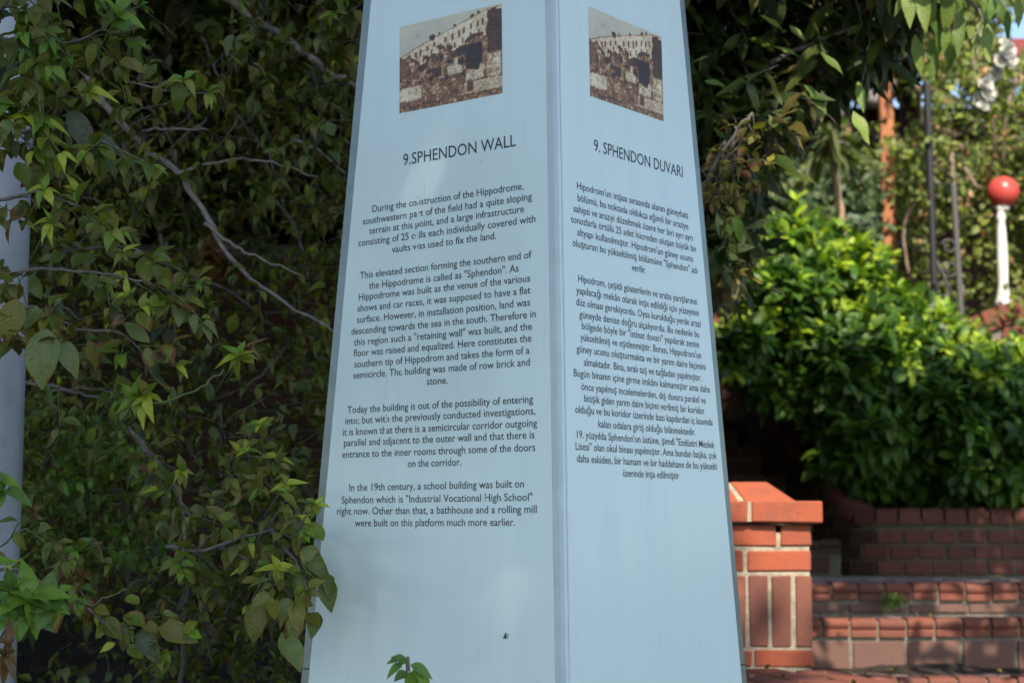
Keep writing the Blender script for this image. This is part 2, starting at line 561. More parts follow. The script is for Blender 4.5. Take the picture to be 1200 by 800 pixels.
LINES_L = [
    ('During the construction of the Hippodrome,', 0.4333, 0.0632, 0.6196),
    ('southwestern part of the field had a quite sloping', 0.4583, 0.0443, 0.5976),
    ('terrain at this point, and a large infrastructure', 0.4413, 0.0628, 0.5768),
    ('consisting of 25 cells each individually covered with', 0.4697, 0.0370, 0.5555),
    ('vaults was used to fix the land.', 0.3821, 0.1272, 0.5339),
    ('This elevated section forming the southern end of', 0.4649, 0.0469, 0.4905),
    ('the Hippodrome is called as "Sphendon". As', 0.4409, 0.0762, 0.4683),
    ('Hippodrome was built as the venue of the various', 0.4676, 0.0506, 0.4477),
    ('shows and car races, it was supposed to have a flat', 0.4706, 0.0502, 0.4259),
    ('surface. However, in installation position, land was', 0.4717, 0.0513, 0.4038),
    ('descending towards the sea in the south. Therefore in', 0.4864, 0.0388, 0.3818),
    ('this region such a "retaining wall" was built, and the', 0.4794, 0.0479, 0.3600),
    ('floor was raised and equalized. Here constitutes the', 0.4803, 0.0492, 0.3388),
    ('southern tip of Hippodrom and takes the form of a', 0.4779, 0.0541, 0.3172),
    ('semicircle. The building was made of row brick and', 0.4803, 0.0535, 0.2958),
    ('stone.', 0.2944, 0.2437, 0.2741),
    ('Today the building is out of the possibility of entering', 0.4949, 0.0473, 0.2294),
    ('into; but with the previously conducted investigations,', 0.5005, 0.0426, 0.2085),
    ('it is known that there is a semicircular corridor outgoing', 0.5066, 0.0391, 0.1869),
    ('parallel and adjacent to the outer wall and that there is', 0.5036, 0.0451, 0.1663),
    ('entrance to the inner rooms through some of the doors', 0.5076, 0.0436, 0.1441),
    ('on the corridor.', 0.3408, 0.2127, 0.1225),
    ('In the 19th century, a school building was built on', 0.4886, 0.0698, 0.0806),
    ('Sphendon which is "Industrial Vocational High School"', 0.5084, 0.0515, 0.0572),
    ('right now. Other than that, a bathhouse and a rolling mill', 0.5202, 0.0423, 0.0360),
    ('were built on this platform much more earlier.', 0.4734, 0.0907, 0.0137),
    ('9.SPHENDON WALL', 0.3538, 0.0796, 0.7029),
]
LINES_R = [
    ("Hipodrom'un inşası sırasında alanın güneybatı", 0.0633, 0.4406, 0.6226),
    ('bölümü, bu noktada oldukça eğimli bir araziye', 0.0643, 0.4412, 0.6001),
    ('sahipti ve araziyi düzeltmek üzere her biri ayrı ayrı', 0.0515, 0.4564, 0.5784),
    ('tonozlarla örtülü 25 adet hücreden oluşan büyük bir', 0.0423, 0.4693, 0.5574),
    ("altyapı kullanılmıştır. Hipodrom'un güney ucunu", 0.0609, 0.4549, 0.5357),
    ('oluşturan bu yükseltilmiş bölümüne "Sphendon" adı', 0.0460, 0.4704, 0.5139),
    ('verilir.', 0.2350, 0.2847, 0.4920),
    ('Hipodrom, çeşitli gösterilerin ve araba yarışlarının', 0.0620, 0.4652, 0.4500),
    ('yapılacağı mekân olarak inşa edildiği için yüzeyinin', 0.0551, 0.4713, 0.4279),
    ('düz olması gerekiyordu. Oysa kurulduğu yerde arazi', 0.0545, 0.4761, 0.4063),
    ('güneyde denize doğru alçalıyordu. Bu nedenle bu', 0.0638, 0.4701, 0.3845),
    ('bölgede böyle bir "istinat duvarı" yapılarak zemin', 0.0706, 0.4676, 0.3641),
    ("yükseltilmiş ve eşitlenmiştir. Burası, Hippodrom'un", 0.0652, 0.4747, 0.3430),
    ('güney ucunu oluşturmakta ve bir yarım daire biçimini', 0.0529, 0.4901, 0.3214),
    ('almaktadır. Bina, sıralı taş ve tuğladan yapılmıştır.', 0.0744, 0.4722, 0.2985),
    ('Bugün binanın içine girme imkânı kalmamıştır ama daha', 0.0431, 0.5042, 0.2770),
    ('önce yapılmış incelemelerden, dış duvara paralel ve', 0.0657, 0.4862, 0.2542),
    ('bitişik giden yarım daire biçimi verilmiş bir koridor', 0.0735, 0.4808, 0.2331),
    ('olduğu ve bu koridor üzerinde bazı kapılardan iç kısımda', 0.0461, 0.5100, 0.2121),
    ('kalan odalara giriş olduğu bilinmektedir.', 0.1164, 0.4447, 0.1897),
    ('19. yüzyılda Sphendon\'un üstüne, şimdi "Endüstri Meslek', 0.0495, 0.5138, 0.1675),
    ('Lisesi" olan okul binası yapılmıştır. Ama bundan başka, çok', 0.0451, 0.5212, 0.1466),
    ('daha eskiden, bir hamam ve bir haddehane de bu yükselti', 0.0483, 0.5199, 0.1250),
    ('üzerinde inşa edilmiştir', 0.1911, 0.3807, 0.1034),
    ('9. SPHENDON DUVARI', 0.1197, 0.4261, 0.7047),
]


for side, rows, par in (('L', LINES_L, panelL), ('R', LINES_R, panelR)):
    for k, (body, u0, u1, v) in enumerate(rows):
        title = k == len(rows) - 1
        text_line(side, body, u0, u1, EYE + v, .0222 if title else .0134, par, .003 if title else .005)

# worn patches: little streaks of bare panel across the letters
M['worn'] = simple_mat('worn_paint', (.58, .72, .735), (.64, .78, .78), .4, 60, bmp=0)
M['drip'] = simple_mat('white_drip', (.74, .76, .76), (.66, .68, .68), .6, 60, bmp=.2)
def blot(side, u, v, wu, hv, seed, m, name):
    r = random.Random(seed)
    n = 14
    V = [face_pt(side, u, EYE + v, PT + .0011)]
    for k in range(n):
        a = 2 * math.pi * k / n
        q = r.uniform(.6, 1.15)
        V.append(face_pt(side, u + wu * q * math.cos(a), EYE + v + hv * q * math.sin(a), PT + .0009))
    F_ = [(0, 1 + k, 1 + (k + 1) % n) for k in range(n)]
    me = pymesh(name, V, F_)
    link(name, me, panelL if side == 'L' else panelR, mat=m)
for k, (u, v, wu, hv) in enumerate([(.3150, .630, .0028, .012), (.3165, .606, .0030, .010), (.3185, .585, .0022, .007), (.317, .561, .0048, .009),
                                    (.3185, .540, .0022, .008), (.3165, .4115, .0016, .007), (.3945, .240 - .025, .0022, .006), (.3960, .193, .0032, .007),
                                    (.3995, .170, .0020, .004), (.357, .301, .003, .002), (.1580, .0625, .0018, .006)]):
    blot('L', u, v, wu, hv, 40 + k, M['worn'], 'worn_patch')
for k, (u, v, wu, hv) in enumerate([(.3935, .293, .0015, .014), (.3965, .258, .0018, .008), (.1755, -.2077, .0028, .010), (.1755, -.232, .0012, .006), (.178, -.10, .0009, .012), (.30, .655, .0010, .022), (.135, .80, .001, .012)]):
    blot('L', u, v, wu, hv, 80 + k, M['drip'], 'drip_mark')

# printed sepia photograph of the ruined wall: flat print, colours baked per grid point
def print_colours(nu, nv, seed):
    U, Vv = np.meshgrid(np.linspace(0, 1, nu), np.linspace(0, 1, nv))
    P = np.stack([U.ravel(), Vv.ravel(), np.zeros(U.size)], 1)
    def nz(s, sc): return vnoise(P * np.array([sc, sc * .8, 1]) + s * 3.3, seed + s).reshape(U.shape)
    n1, n2, n3, n4 = nz(1, 9), nz(2, 24), nz(3, 52), nz(4, 5)
    tone = np.zeros_like(U)
    sky_line = .64 + .34 * np.clip((U - .02) / .86, 0, 1) ** .85 + .006 * (n3 - .5)
    fac_lo = .47 + .29 * U + .10 * (n1 - .5) + .05 * (n2 - .5)
    n5 = nz(6, 90)
    tone[:] = .17 + 1.9 * (n2 * .3 + n3 * .35 + n5 * .25 + n1 * .1 - .44)                  # rubble and scrub
    tone += .16 * (n4 - .5)
    # masonry courses low left and low centre
    low = Vv < .30 - .05 * U
    cour = (np.abs(((Vv * 26) % 1) - .5) < .12) | (np.abs(((U * 22 + np.floor(Vv * 26) * .5) % 1) - .5) < .08)
    tone = np.where(low, .34 + .55 * (n3 - .45) + .5 * (n5 - .5) + .3 * (n2 - .5) - .10 * cour, tone)
    pale = ((U < .22) & (Vv < .27) & (Vv > .12))
    tone = np.where(pale & (n2 > .22), .74 + .3 * (n3 - .5) + .2 * (n5 - .5), tone)
    pale = ((U > .66) & (Vv > .22) & (Vv < .47 + .05 * n1) & (U < .99))
    tone = np.where(pale, .64 + .5 * (n2 - .5) + .35 * (n5 - .5) - .25 * (np.abs(U - .84) < .012), tone)
    pale = ((U > .48) & (U < .62) & (Vv > .32) & (Vv < .42)) | ((U > .54) & (U < .58) & (Vv > .4) & (Vv < .5))
    tone = np.where(pale, .68 + .2 * (n3 - .5), tone)
    pale = ((U > .64) & (Vv < .20) & (Vv > .07))
    tone = np.where(pale, .62 + .2 * (n3 - .5), tone)
    tone = np.where((U > .67) & (U < .725) & (Vv < .20) & (Vv > .09), .14, tone)
    tone = np.where((U > .27) & (U < .42) & (Vv > .33) & (Vv < .43) & (n2 > .35), .06, tone)
    tone = np.where((U > .66) & (U < .82) & (Vv > .40 - .1 * n2) & (Vv < .62), .035, tone)       # dark opening
    tone = np.where((U > .52) & (U < .66) & (Vv > .52) & (Vv < .63) & (n1 > .35), .06, tone)
    for cx_, cy_ in ((.23, .47), (.42, .54), (.62, .45)):
        tone = np.where(((U - cx_) / .022) ** 2 + ((Vv - cy_) / .05) ** 2 < 1, .06, tone)
    # pale facade with rows of windows
    fac = (Vv < sky_line) & (Vv > fac_lo)
    tone = np.where(fac, .76 + .12 * (n3 - .5), tone)
    rel = (Vv - fac_lo) / (sky_line - fac_lo)
    ph = (U * 15 + .3 * np.floor(U * 5)) % 1
    win = (np.abs(ph - .5) < .12) & (np.abs(rel - .58) < .13)
    tone = np.where(fac & win & (U > .1), .08, tone)
    win = (np.abs(((U * 13 + .35) % 1) - .5) < .09) & (np.abs(rel - .22) < .12)
    tone = np.where(fac & win, .12, tone)
    tone = np.where(fac & (rel < .16 + .25 * n1) & (n2 > .45), .10, tone)
    tone = np.where(np.abs(Vv - sky_line) < .008, .22, tone)
    # sky, tree masses
    skym = Vv > sky_line
    tone = np.where(skym, .60, tone)
    for cx_, rr_ in ((.33, .030), (.40, .012), (.55, .012), (.72, .020), (.78, .014)):
        sl_ = .64 + .34 * ((cx_ - .02) / .86) ** .85
        tone = np.where(((U - cx_) / rr_) ** 2 + ((Vv - sl_ - .01) / (rr_ * 1.15)) ** 2 < .5 + n3, .10, tone)
    tone = np.where((U > .84 + .04 * n2) & (Vv > .48) & (Vv < .93 + .07 * n2), .05 + .1 * n3, tone)
    tone = np.where((U < .12) & (Vv > .38) & (Vv < .60 + .05 * n2) & (n2 > .3), .10 + .3 * n3, tone)
    for _ in range(2):
        tp_ = np.pad(tone, 1, mode='edge')
        tone = (tp_[1:-1, 1:-1] * 2 + tp_[:-2, 1:-1] + tp_[2:, 1:-1] + tp_[1:-1, :-2] + tp_[1:-1, 2:]) / 6
    n6, n7 = nz(7, 75), nz(8, 14)
    tone = tone * (.80 + .45 * n7) + .34 * (n6 - .5) * np.clip(tone * 2.5, .25, 1)
    tone = np.clip(tone, .02, .9)
    d = np.array([.018, .008, .004]); mcol = np.array([.32, .15, .05]); l = np.array([.80, .69, .47])
    t = tone[..., None]
    rgb = np.where(t < .45, d + (mcol - d) * (t / .45), mcol + (l - mcol) * ((t - .45) / .45))
    skc = np.array([.60, .57, .43])
    k_ = (skym & (tone > .40))[..., None]
    rgb = np.where(k_, skc * (.85 + .3 * n7[..., None]) * (1 - .25 * (1 - Vv[..., None])), rgb)
    return np.concatenate([rgb.reshape(-1, 3), np.ones((U.size, 1))], 1)

m, nt, bs = mat('sepia_print')
nt.links.new(N(nt, "ShaderNodeAttribute", attribute_name='tint').outputs['Color'], bs.inputs['Base Color'])
bs.inputs['Roughness'].default_value = .3
M['print'] = m
NU, NV = 190, 150
cols = print_colours(NU, NV, 5)
for side, ua, ub, par in (('L', .3635, .1095, panelL), ('R', .1105, .3610, panelR)):
    z0, z1 = EYE + .8085, EYE + .984
    V = [face_pt(side, ua + (ub - ua) * i / (NU - 1), z0 + (z1 - z0) * j / (NV - 1), PT + .0005) for j in range(NV) for i in range(NU)]
    V = np.array([tuple(v) for v in V])
    ii, jj = np.meshgrid(np.arange(NU - 1), np.arange(NV - 1))
    a = (jj * NU + ii).ravel()
    Fq = np.stack([a, a + 1, a + NU + 1, a + NU], 1)
    me = npmesh('photo_print', V, Fq, tint=cols, smooth=False)
    o = link('photo_print', me, par, mat=M['print'])
    o['label'] = 'sepia print of a long ruined wall'

# a fly on the left panel
fp = face_pt('L', .1121, EYE - .1774, PT + .0035)
fly = thing('fly', 'small black fly sitting low on the left text panel', 'fly', fp)
m_ = simple_mat('fly_body', (.010, .014, .012), (.02, .03, .02), .3, 200, bmp=0)
nrm = (-dR).normalized()
up = Vector((0.15, 0, 1)).normalized()
def ell(c, ax, r, l, n=8, k=6):
    pts = [c + ax * (l * -math.cos(math.pi * i / k)) for i in range(k + 1)]
    return tube_data(pts, [max(1e-4, r * math.sin(math.pi * i / k)) for i in range(k + 1)], n)
V, F_ = join_data([ell(fp, up, .0019, .0038), ell(fp + up * .0046, up, .0014, .0014)])
link('body', pymesh('body', V, F_, True), fly, mat=m_)
for s_ in (-1, 1):
    a = fp + nrm * .001
    q = (-up + dL * s_ * .75).normalized()
    sd = q.cross(nrm).normalized()
    link('wing', pymesh('wing', [a, a + q * .003 + sd * .0012, a + q * .0062, a + q * .003 - sd * .0012], [(0, 1, 2, 3)]), fly, mat=M['grey_iron'])
    for k in range(3):
        b = fp + up * (.002 - .0018 * k)
        link('leg', pymesh('leg', *tube_data([b, b + dL * s_ * .003 + nrm * .0005, b + dL * s_ * .0052 - nrm * .003 - up * .001 * (k - 1)], .00022, 4)), fly, mat=m_)

# ------------------------------------------------------------------ grey pole at the left
p = at(18, 420, 3.5)
PR = .085
px0 = at(20, 260, 3.5).x - PR
pole = thing('street_pole', 'smooth pale grey round pole at the far left behind leaves', 'pole', (px0, 3.5 + PR, 0))
V, F_ = lathe_data([(PR * 1.0, .03), (PR * 1.0, 1.2), (PR * 1.0, 2.2), (PR * .98, 4.6)], 40, px0, 3.5 + PR, 0)
link('shaft', pymesh('shaft', V, F_, True), pole, mat=M['pole'])
V, F_ = lathe_data([(PR * 1.9, .03), (PR * 1.9, .06), (PR * 1.15, .07), (PR * 1.1, .16), (PR * 1.0, .17)], 32, px0, 3.5 + PR, 0)
link('base_flange', pymesh('base_flange', V, F_), pole, mat=M['pole'])

# ------------------------------------------------------------------ bricks
_bc = {}
def brick_me(w, d, h, var, name='brick', bev=.004):
    key = (round(w, 3), round(d, 3), round(h, 3), var, name)
    if key in _bc: return _bc[key]
    r = random.Random(str(key))
    v, f = box_data(-w / 2, w / 2, -d / 2, d / 2, -h / 2, h / 2)
    v = [(a + r.uniform(-.0025, .0025), b + r.uniform(-.002, .002), c + r.uniform(-.0022, .0022)) for a, b, c in v]
    me = pymesh(name, v, f)
    bm = bmesh.new(); bm.from_mesh(me)
    bmesh.ops.bevel(bm, geom=list(bm.edges), offset=bev, segments=1, affect='EDGES')
    bm.to_mesh(me); bm.free()
    _bc[key] = me
    return me

def brick(parent, c, w, d, h, m, rz=0.0, name='brick', jit=.0015, tilt=.006, r=rng):
    me = brick_me(w, d, h, r.randrange(3), name)
    key = (me.name, m.name)
    if len(me.materials) == 0: me.materials.append(m)
    elif me.materials[0] != m:
        k2 = key
        if k2 not in _bc:
            me2 = me.copy(); me2.materials.clear(); me2.materials.append(m); _bc[k2] = me2
        me = _bc[k2]
    c = Vector(c) + Vector((r.uniform(-jit, jit), r.uniform(-jit, jit), r.uniform(-jit, jit) * .6))
    return link(name, me, parent, c, (r.uniform(-tilt, tilt) * .5, r.uniform(-tilt, tilt) * .7, rz + r.uniform(-tilt, tilt)))

# --- the orange brick pillar right behind the pylon
PX0, PX1, PY0, PY1 = .510, .872, 5.07, 5.432
PZB = 1.118
pil = thing('brick_pillar', 'orange brick pillar with sloped cap and upright bricks, right behind the pylon', 'pillar', ((PX0 + PX1) / 2, (PY0 + PY1) / 2, PZB))
box('mortar', PX0 + .006, PX1 - .006, PY0 + .006, PY1 - .006, PZB - .3, 1.504, M['mortar_pale'], pil)
def ring(z, h, plan, m, dpt=.095):
    """plan: list of lengths from the right end (front) - the same on every side"""
    cx, cy = (PX0 + PX1) / 2, (PY0 + PY1) / 2
    s_ = PX1 - PX0
    for q in range(4):
        a = q * math.pi / 2
        x = s_ / 2
        for i, L_ in enumerate(plan):
            if L_ > 0:
                lx, ly = x - L_ / 2, -s_ / 2 + dpt / 2
                if not (q and False):
                    wx = cx + lx * math.cos(a) - ly * math.sin(a)
                    wy = cy + lx * math.sin(a) + ly * math.cos(a)
                    brick(pil, (wx, wy, z + h / 2), L_, dpt, h, m, a)
            x -= abs(L_)
s_ = PX1 - PX0
ring(PZB, .046, [.170, -.008, .088], M['brick_orange'], .088)
soldier = [.052, -.0125]
ring(PZB + .056, .205, [.048, -.013, .054, -.013, .054, -.013, .054, -.013], M['brick_brown'], .048)
ring(PZB + .2735, .060, [.186, -.012, .066], M['brick_orange'], .098)
ring(PZB + .3465, .060, [.090, -.012, .150], M['brick_orange'], .098)
# projecting cap: four blocks and a sloped top
cx, cy = (PX0 + PX1) / 2, (PY0 + PY1) / 2
CZ = PZB + .4135
OV = .030
box('mortar', PX0 - OV + .008, PX1 + OV - .008, PY0 - OV + .008, PY1 + OV - .008, CZ + .004, CZ + .062, M['mortar_pale'], pil)
for sx in (-1, 1):
    for sy in (-1, 1):
        w_ = (PX1 - PX0) / 2 + OV - .006
        brick(pil, (cx + sx * (w_ / 2 + .006), cy + sy * (w_ / 2 + .006), CZ + .031), w_, w_, .062, M['brick_orange'], name='cap_brick', jit=.0008)
b0, b1, hh = .140, .070, .060
zc = CZ + .0625
def frustum_piece(xa0, xb0, xa1, xb1, ya0, yb0, ya1, yb1):
    return pymesh('cap_brick', [(xa0, ya0, 0), (xb0, ya0, 0), (xb0, yb0, 0), (xa0, yb0, 0), (xa1, ya1, hh), (xb1, ya1, hh), (xb1, yb1, hh), (xa1, yb1, hh)],
                  [(0, 3, 2, 1), (4, 5, 6, 7), (0, 1, 5, 4), (1, 2, 6, 5), (2, 3, 7, 6), (3, 0, 4, 7)])
B0 = .185
for sy in (-1, 1):
    def Y(a, b): return (a, b) if sy > 0 else (-b, -a)
    y0, y1 = Y(.004, B0 - .005); y0t, y1t = Y(.004, b1)
    for xa0, xb0, xa1, xb1 in ((-.010, b0, -.038, b1), (-b0, -.028, -b1, -.052)):
        me = frustum_piece(xa0, xb0, xa1, xb1, y0, y1, y0t, y1t)
        bm = bmesh.new(); bm.from_mesh(me); bmesh.ops.bevel(bm, geom=list(bm.edges), offset=.004, segments=1, affect='EDGES'); bm.to_mesh(me); bm.free()
        link('cap_brick', me, pil, (cx, cy, zc), mat=M['brick_orange'])
me = frustum_piece(-b0 + .008, b0 - .008, -b1 + .006, b1 - .006, -B0 + .010, B0 - .010, -b1 + .006, b1 - .006)
link('mortar', me, pil, (cx, cy, zc - .003), mat=M['mortar_pale'])

# --- paved ledge in front of the pillar
ledge = thing('paved_ledge', 'red brick paving at the foot of the orange pillar', 'paving', (.4, 4.6, PZB))
eA, eB = on_z(951, 781, PZB), on_z(1050, 800, PZB)
ed = (eB - eA); ed.z = 0; ed.normalize()
en = Vector((-ed.y, ed.x, 0))                            # points away from the paved side
if en.x < 0: en = -en
zt = PZB - .004
A_ = eA - ed * .12; C_ = eA + ed * 1.6
poly = [(-.6, 4.0), (C_.x, C_.y) if C_.y < 4.2 else (1.2, 4.0), (A_.x, A_.y), (.90, 5.6), (-.6, 5.6)]
pts = [Vector((-.3, 3.95, 0)), Vector((eA.x + ed.x * (3.95 - eA.y) / ed.y, 3.95, 0)), Vector((A_.x, A_.y, 0)), Vector((A_.x, 5.6, 0)), Vector((-.3, 5.6, 0))]
V = [(p.x, p.y, .0) for p in pts] + [(p.x, p.y, zt - .012) for p in pts]
n = len(pts)
link('mortar', pymesh('mortar', V, [tuple(range(n - 1, -1, -1)), tuple(range(n, 2 * n))] + [(i, (i + 1) % n, (i + 1) % n + n, i + n) for i in range(n)]), ledge, mat=M['mortar_grey'])
ang = math.atan2(ed.y, ed.x)
for i in range(12):
    for j in range(-1, 7):
        off = .5 * (i % 2)
        c = eA - en * (.052 + i * .112) + ed * ((j + off) * .222)
        if c.y < 4.0 or c.y > 5.5 or c.x < -.25: continue
        if c.x > PX0 - .12 and c.y > PY0 - .06: continue
        brick(ledge, (c.x, c.y, PZB - .030), .210, .102, .06, M['brick_step'], ang, name='paver', tilt=.008, jit=.0025)

# --- the garden stairs: bull-nosed tread bricks, block risers
stairs = thing('garden_stairs', 'wide low garden stairs of rounded red nosing bricks in front of the planter wall', 'stairs', (1.8, 6.7, 0))
def nosing_mesh(w):
    h, r = .070, .021
    pr = []
    for k in range(6):                                   # rounded upper roll
        a = math.pi / 2 + math.pi * .9 * k / 5
        pr.append((r + r * math.cos(a) * 1.0 - .0, -r + r * math.sin(a)))
    pr += [(.010, -.046), (.003, -.050), (.003, -.068), (.012, -.070), (.115, -.070), (.115, 0.0)]
    V, F_ = [], []
    for x in (-w / 2, w / 2):
        V += [(x, y, z) for y, z in pr]
    n = len(pr)
    F_ = [(i, i + n, (i + 1) % n + n, (i + 1) % n) for i in range(n)]
    F_ += [tuple(range(n)), tuple(range(2 * n - 1, n - 1, -1))]
    me = pymesh('nosing_brick', V, F_)
    bm = bmesh.new(); bm.from_mesh(me); bmesh.ops.recalc_face_normals(bm, faces=bm.faces); bm.to_mesh(me); bm.free()
    return me
NOSE = nosing_mesh(.0975); NOSE.materials.append(M['brick_step'])
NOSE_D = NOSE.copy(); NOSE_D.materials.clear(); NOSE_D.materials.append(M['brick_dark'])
def stair_row(par, y, z, x0, x1, rise, back, m_block, nose, bw=.198, pitch=.108, dark=False, pave=0):
    """nosing row at (y, z), block riser below it, tread slab behind"""
    r = rng
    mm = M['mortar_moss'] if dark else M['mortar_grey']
    box('mortar', x0, x1, y + .022, y + back, z - rise - .25, z - .009, mm, par)
    nb = int((x1 - x0) / pitch)
    for i in range(nb):
        x = x1 - (i + .5) * pitch
        link('nosing_brick', nose, par, (x + r.uniform(-.001, .001), y + r.uniform(-.0035, .0035), z + r.uniform(-.003, .003)),
             (r.uniform(-.012, .012), r.uniform(-.012, .012), r.uniform(-.012, .012)))
    nb = int((x1 - x0) / (bw + .012)) + 1
    hb = rise - .070 - .020
    if hb > .02:
        for i in range(nb):
            x = x0 + (i + .5) * (bw + .012) - .03
            if x + bw / 2 > x1 + .01: break
            brick(par, (x, y + .010 + .045, z - .070 - .014 - hb / 2), bw, .09, hb, m_block, name='riser_block', tilt=.004)
    for k in range(pave):
        nb = int((x1 - x0) / .212)
        for i in range(nb):
            x = x0 + (i + .5 + .5 * (k % 2)) * .212
            if x > x1 - .08: break
            brick(par, (x, y + .128 + .055 + k * .112, z - .032), .2, .102, .06, M['brick_dark'] if dark else M['paver_worn'], name='paver', tilt=.006, jit=.0025)
SX0, SX1 = .905, 4.1
stair_row(stairs, 6.36, .982, 1.05, SX1, .40, .45, M['brick_block'], NOSE, pave=1)
stair_row(stairs, 6.68, 1.178, SX0, SX1, .196, .5, M['brick_block'], NOSE, pave=1)
stair_row(stairs, 7.05, 1.302, SX0, SX1, .124, 2.1, M['brick_block'], NOSE, bw=.23, pave=6)

# little weed and fallen leaves are added with the plants below
# --- the dark flight climbing away behind the pillar
flight = thing('dark_stair_flight', 'narrow shaded flight of old brick steps climbing behind the orange pillar', 'stairs', (1.0, 9.2, 1.3))
xr = [1.63, 1.545, 1.46, 1.37, 1.285, 1.20, 1.12]
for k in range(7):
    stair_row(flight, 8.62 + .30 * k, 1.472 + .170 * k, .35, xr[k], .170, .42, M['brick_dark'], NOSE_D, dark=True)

# --- curved planter wall
wall = thing('planter_wall', 'low curved brick planter wall with rounded coping under the bright bush', 'wall', (2.2, 8.5, 1.3))
path = smooth_path([(1.14, 10.7, 0), (1.30, 10.0, 0), (1.47, 9.3, 0), (1.62, 8.78, 0), (1.74, 8.58, 0), (1.93, 8.50, 0), (2.25, 8.47, 0), (3.2, 8.45, 0), (4.4, 8.45, 0)], 10)
arc = [0]
for a, b in zip(path[:-1], path[1:]): arc.append(arc[-1] + (b - a).length)
def on_path(s):
    s = max(0, min(arc[-1] - 1e-4, s))
    for i in range(len(arc) - 1):
        if arc[i + 1] >= s:
            t = (s - arc[i]) / (arc[i + 1] - arc[i])
            p = path[i].lerp(path[i + 1], t)
            d = (path[min(i + 2, len(path) - 1)] - path[max(i - 1, 0)]).normalized()
            return p, d
def wall_top(s):
    p, d = on_path(s)
    return 1.555 + max(0, (p.y - 8.60)) * .60 * (1 if p.x < 1.9 else 0)
S_ = [i * arc[-1] / 80 for i in range(81)]
V, F_ = [], []
for s in S_:
    p, d = on_path(s)
    nn = Vector((-d.y, d.x, 0))                          # towards the soil
    zt = wall_top(s) + .02
    for q, z in ((.010, 1.0), (.010, zt), (.11, zt), (.11, 1.0)):
        V.append((p + nn * q) + Vector((0, 0, z)))
for i in range(80):
    for k in range(3):
        a = i * 4 + k
        F_.append((a, a + 4, a + 5, a + 1))
link('mortar', pymesh('mortar', V, F_), wall, mat=M['mortar_moss'])
cum = 1.302
row = 0
while cum < 2.95:
    s = .03 + (.066 if row % 2 else 0)
    while s < arc[-1]:
        p, d = on_path(s)
        far = p.x < 1.66
        L_ = .2 if far else .122
        s2 = s + L_ / 2
        p, d = on_path(s2)
        if cum + .05 < wall_top(s2) + .01:
            nn = Vector((-d.y, d.x, 0))
            zoff = cum + .034
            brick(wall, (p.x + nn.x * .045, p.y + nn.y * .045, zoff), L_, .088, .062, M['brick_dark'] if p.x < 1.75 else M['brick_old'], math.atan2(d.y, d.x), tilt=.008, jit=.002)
        s += L_ + .0115
    cum += .0755
    row += 1
s = 0.02
cop = None
def coping_mesh(w):
    V, F_ = [], []
    pr = [(-.012, -.055)] + [(.03 - .042 * math.cos(a), -.018 + .04 * math.sin(a)) for a in (0, .5, 1.0, 1.5)] + [(.12, .022), (.12, -.055)]
    for x in (-w / 2, w / 2): V += [(x, y, z) for y, z in pr]
    n = len(pr)
    F_ = [(i, i + n, (i + 1) % n + n, (i + 1) % n) for i in range(n)] + [tuple(range(n)), tuple(range(2 * n - 1, n - 1, -1))]
    me = pymesh('coping_brick', V, F_)
    bm = bmesh.new(); bm.from_mesh(me); bmesh.ops.recalc_face_normals(bm, faces=bm.faces); bm.to_mesh(me); bm.free()
    return me
cop = coping_mesh(.098); cop.materials.append(M['brick_old'])
while s < arc[-1] - .05:
    p, d = on_path(s); nn = Vector((-d.y, d.x, 0))
    sl = (wall_top(s + .05) - wall_top(s - .05)) / .1
    link('coping_brick', cop, wall, (p.x, p.y, wall_top(s) + .048), (rng.uniform(-.01, .01), -math.atan(sl), math.atan2(d.y, d.x) + rng.uniform(-.01, .01)))
    s += .110

# --- old brick wall in the dark behind the left hedge
bw = thing('garden_wall', 'dark old brick wall in deep shade behind the left hedge', 'wall', (-1.0, 6.7, 1.0))
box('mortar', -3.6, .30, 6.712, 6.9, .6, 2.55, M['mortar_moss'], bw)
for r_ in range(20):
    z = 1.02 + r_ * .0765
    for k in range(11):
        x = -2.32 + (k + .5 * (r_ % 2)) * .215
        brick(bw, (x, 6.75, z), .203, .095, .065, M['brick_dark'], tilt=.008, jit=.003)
box('coping', -3.65, .34, 6.66, 6.95, 2.552, 2.62, M['mortar_moss'], bw, bevel=.01)

# --- pedestal with white baluster and red ball
ped = thing('brick_pedestal', 'curved red brick gate pedestal beneath the white baluster', 'pedestal', (3.05, 10.2, 2.3))
cxp, cyp = 3.17, 10.2
V, F_ = box_data(cxp - .42, cxp + .42, cyp - .15, cyp + .15, 2.2, 2.72)
link('mortar', pymesh('mortar', V, F_), ped, mat=M['mortar_grey'])
for r_ in range(6):
    for k in range(4):
        x = cxp - .42 + (k + .5 + .5 * (r_ % 2)) * .215
        if x > cxp + .36: continue
        brick(ped, (x, cyp - .15 + .035, 2.29 + r_ * .0765), .203, .095, .065, M['brick_step'])
for k in range(11):
    t = (k - 5) / 5
    x = cxp + t * .46; z = 2.815 - .115 * t * t
    brick(ped, (x, cyp, z), .082, .36, .12, M['brick_step'], name='coping_brick', tilt=.004).rotation_euler = (0, math.atan(.5 * t), 0)
V, F_ = [], []
for k in range(21):
    t = (k - 10) / 10; x = cxp + t * .44; z = 2.775 - .115 * t * t
    V += [(x, cyp - .14, 2.6), (x, cyp - .14, z), (x, cyp + .14, z), (x, cyp + .14, 2.6)]
for i in range(20):
    for k in range(3):
        a = i * 4 + k; F_.append((a, a + 4, a + 5, a + 1))
link('mortar', pymesh('mortar', V, F_), ped, mat=M['mortar_grey'])

bx, by, bz = at(1176, 348, 10.2).x, 10.2, at(1176, 348, 10.2).z
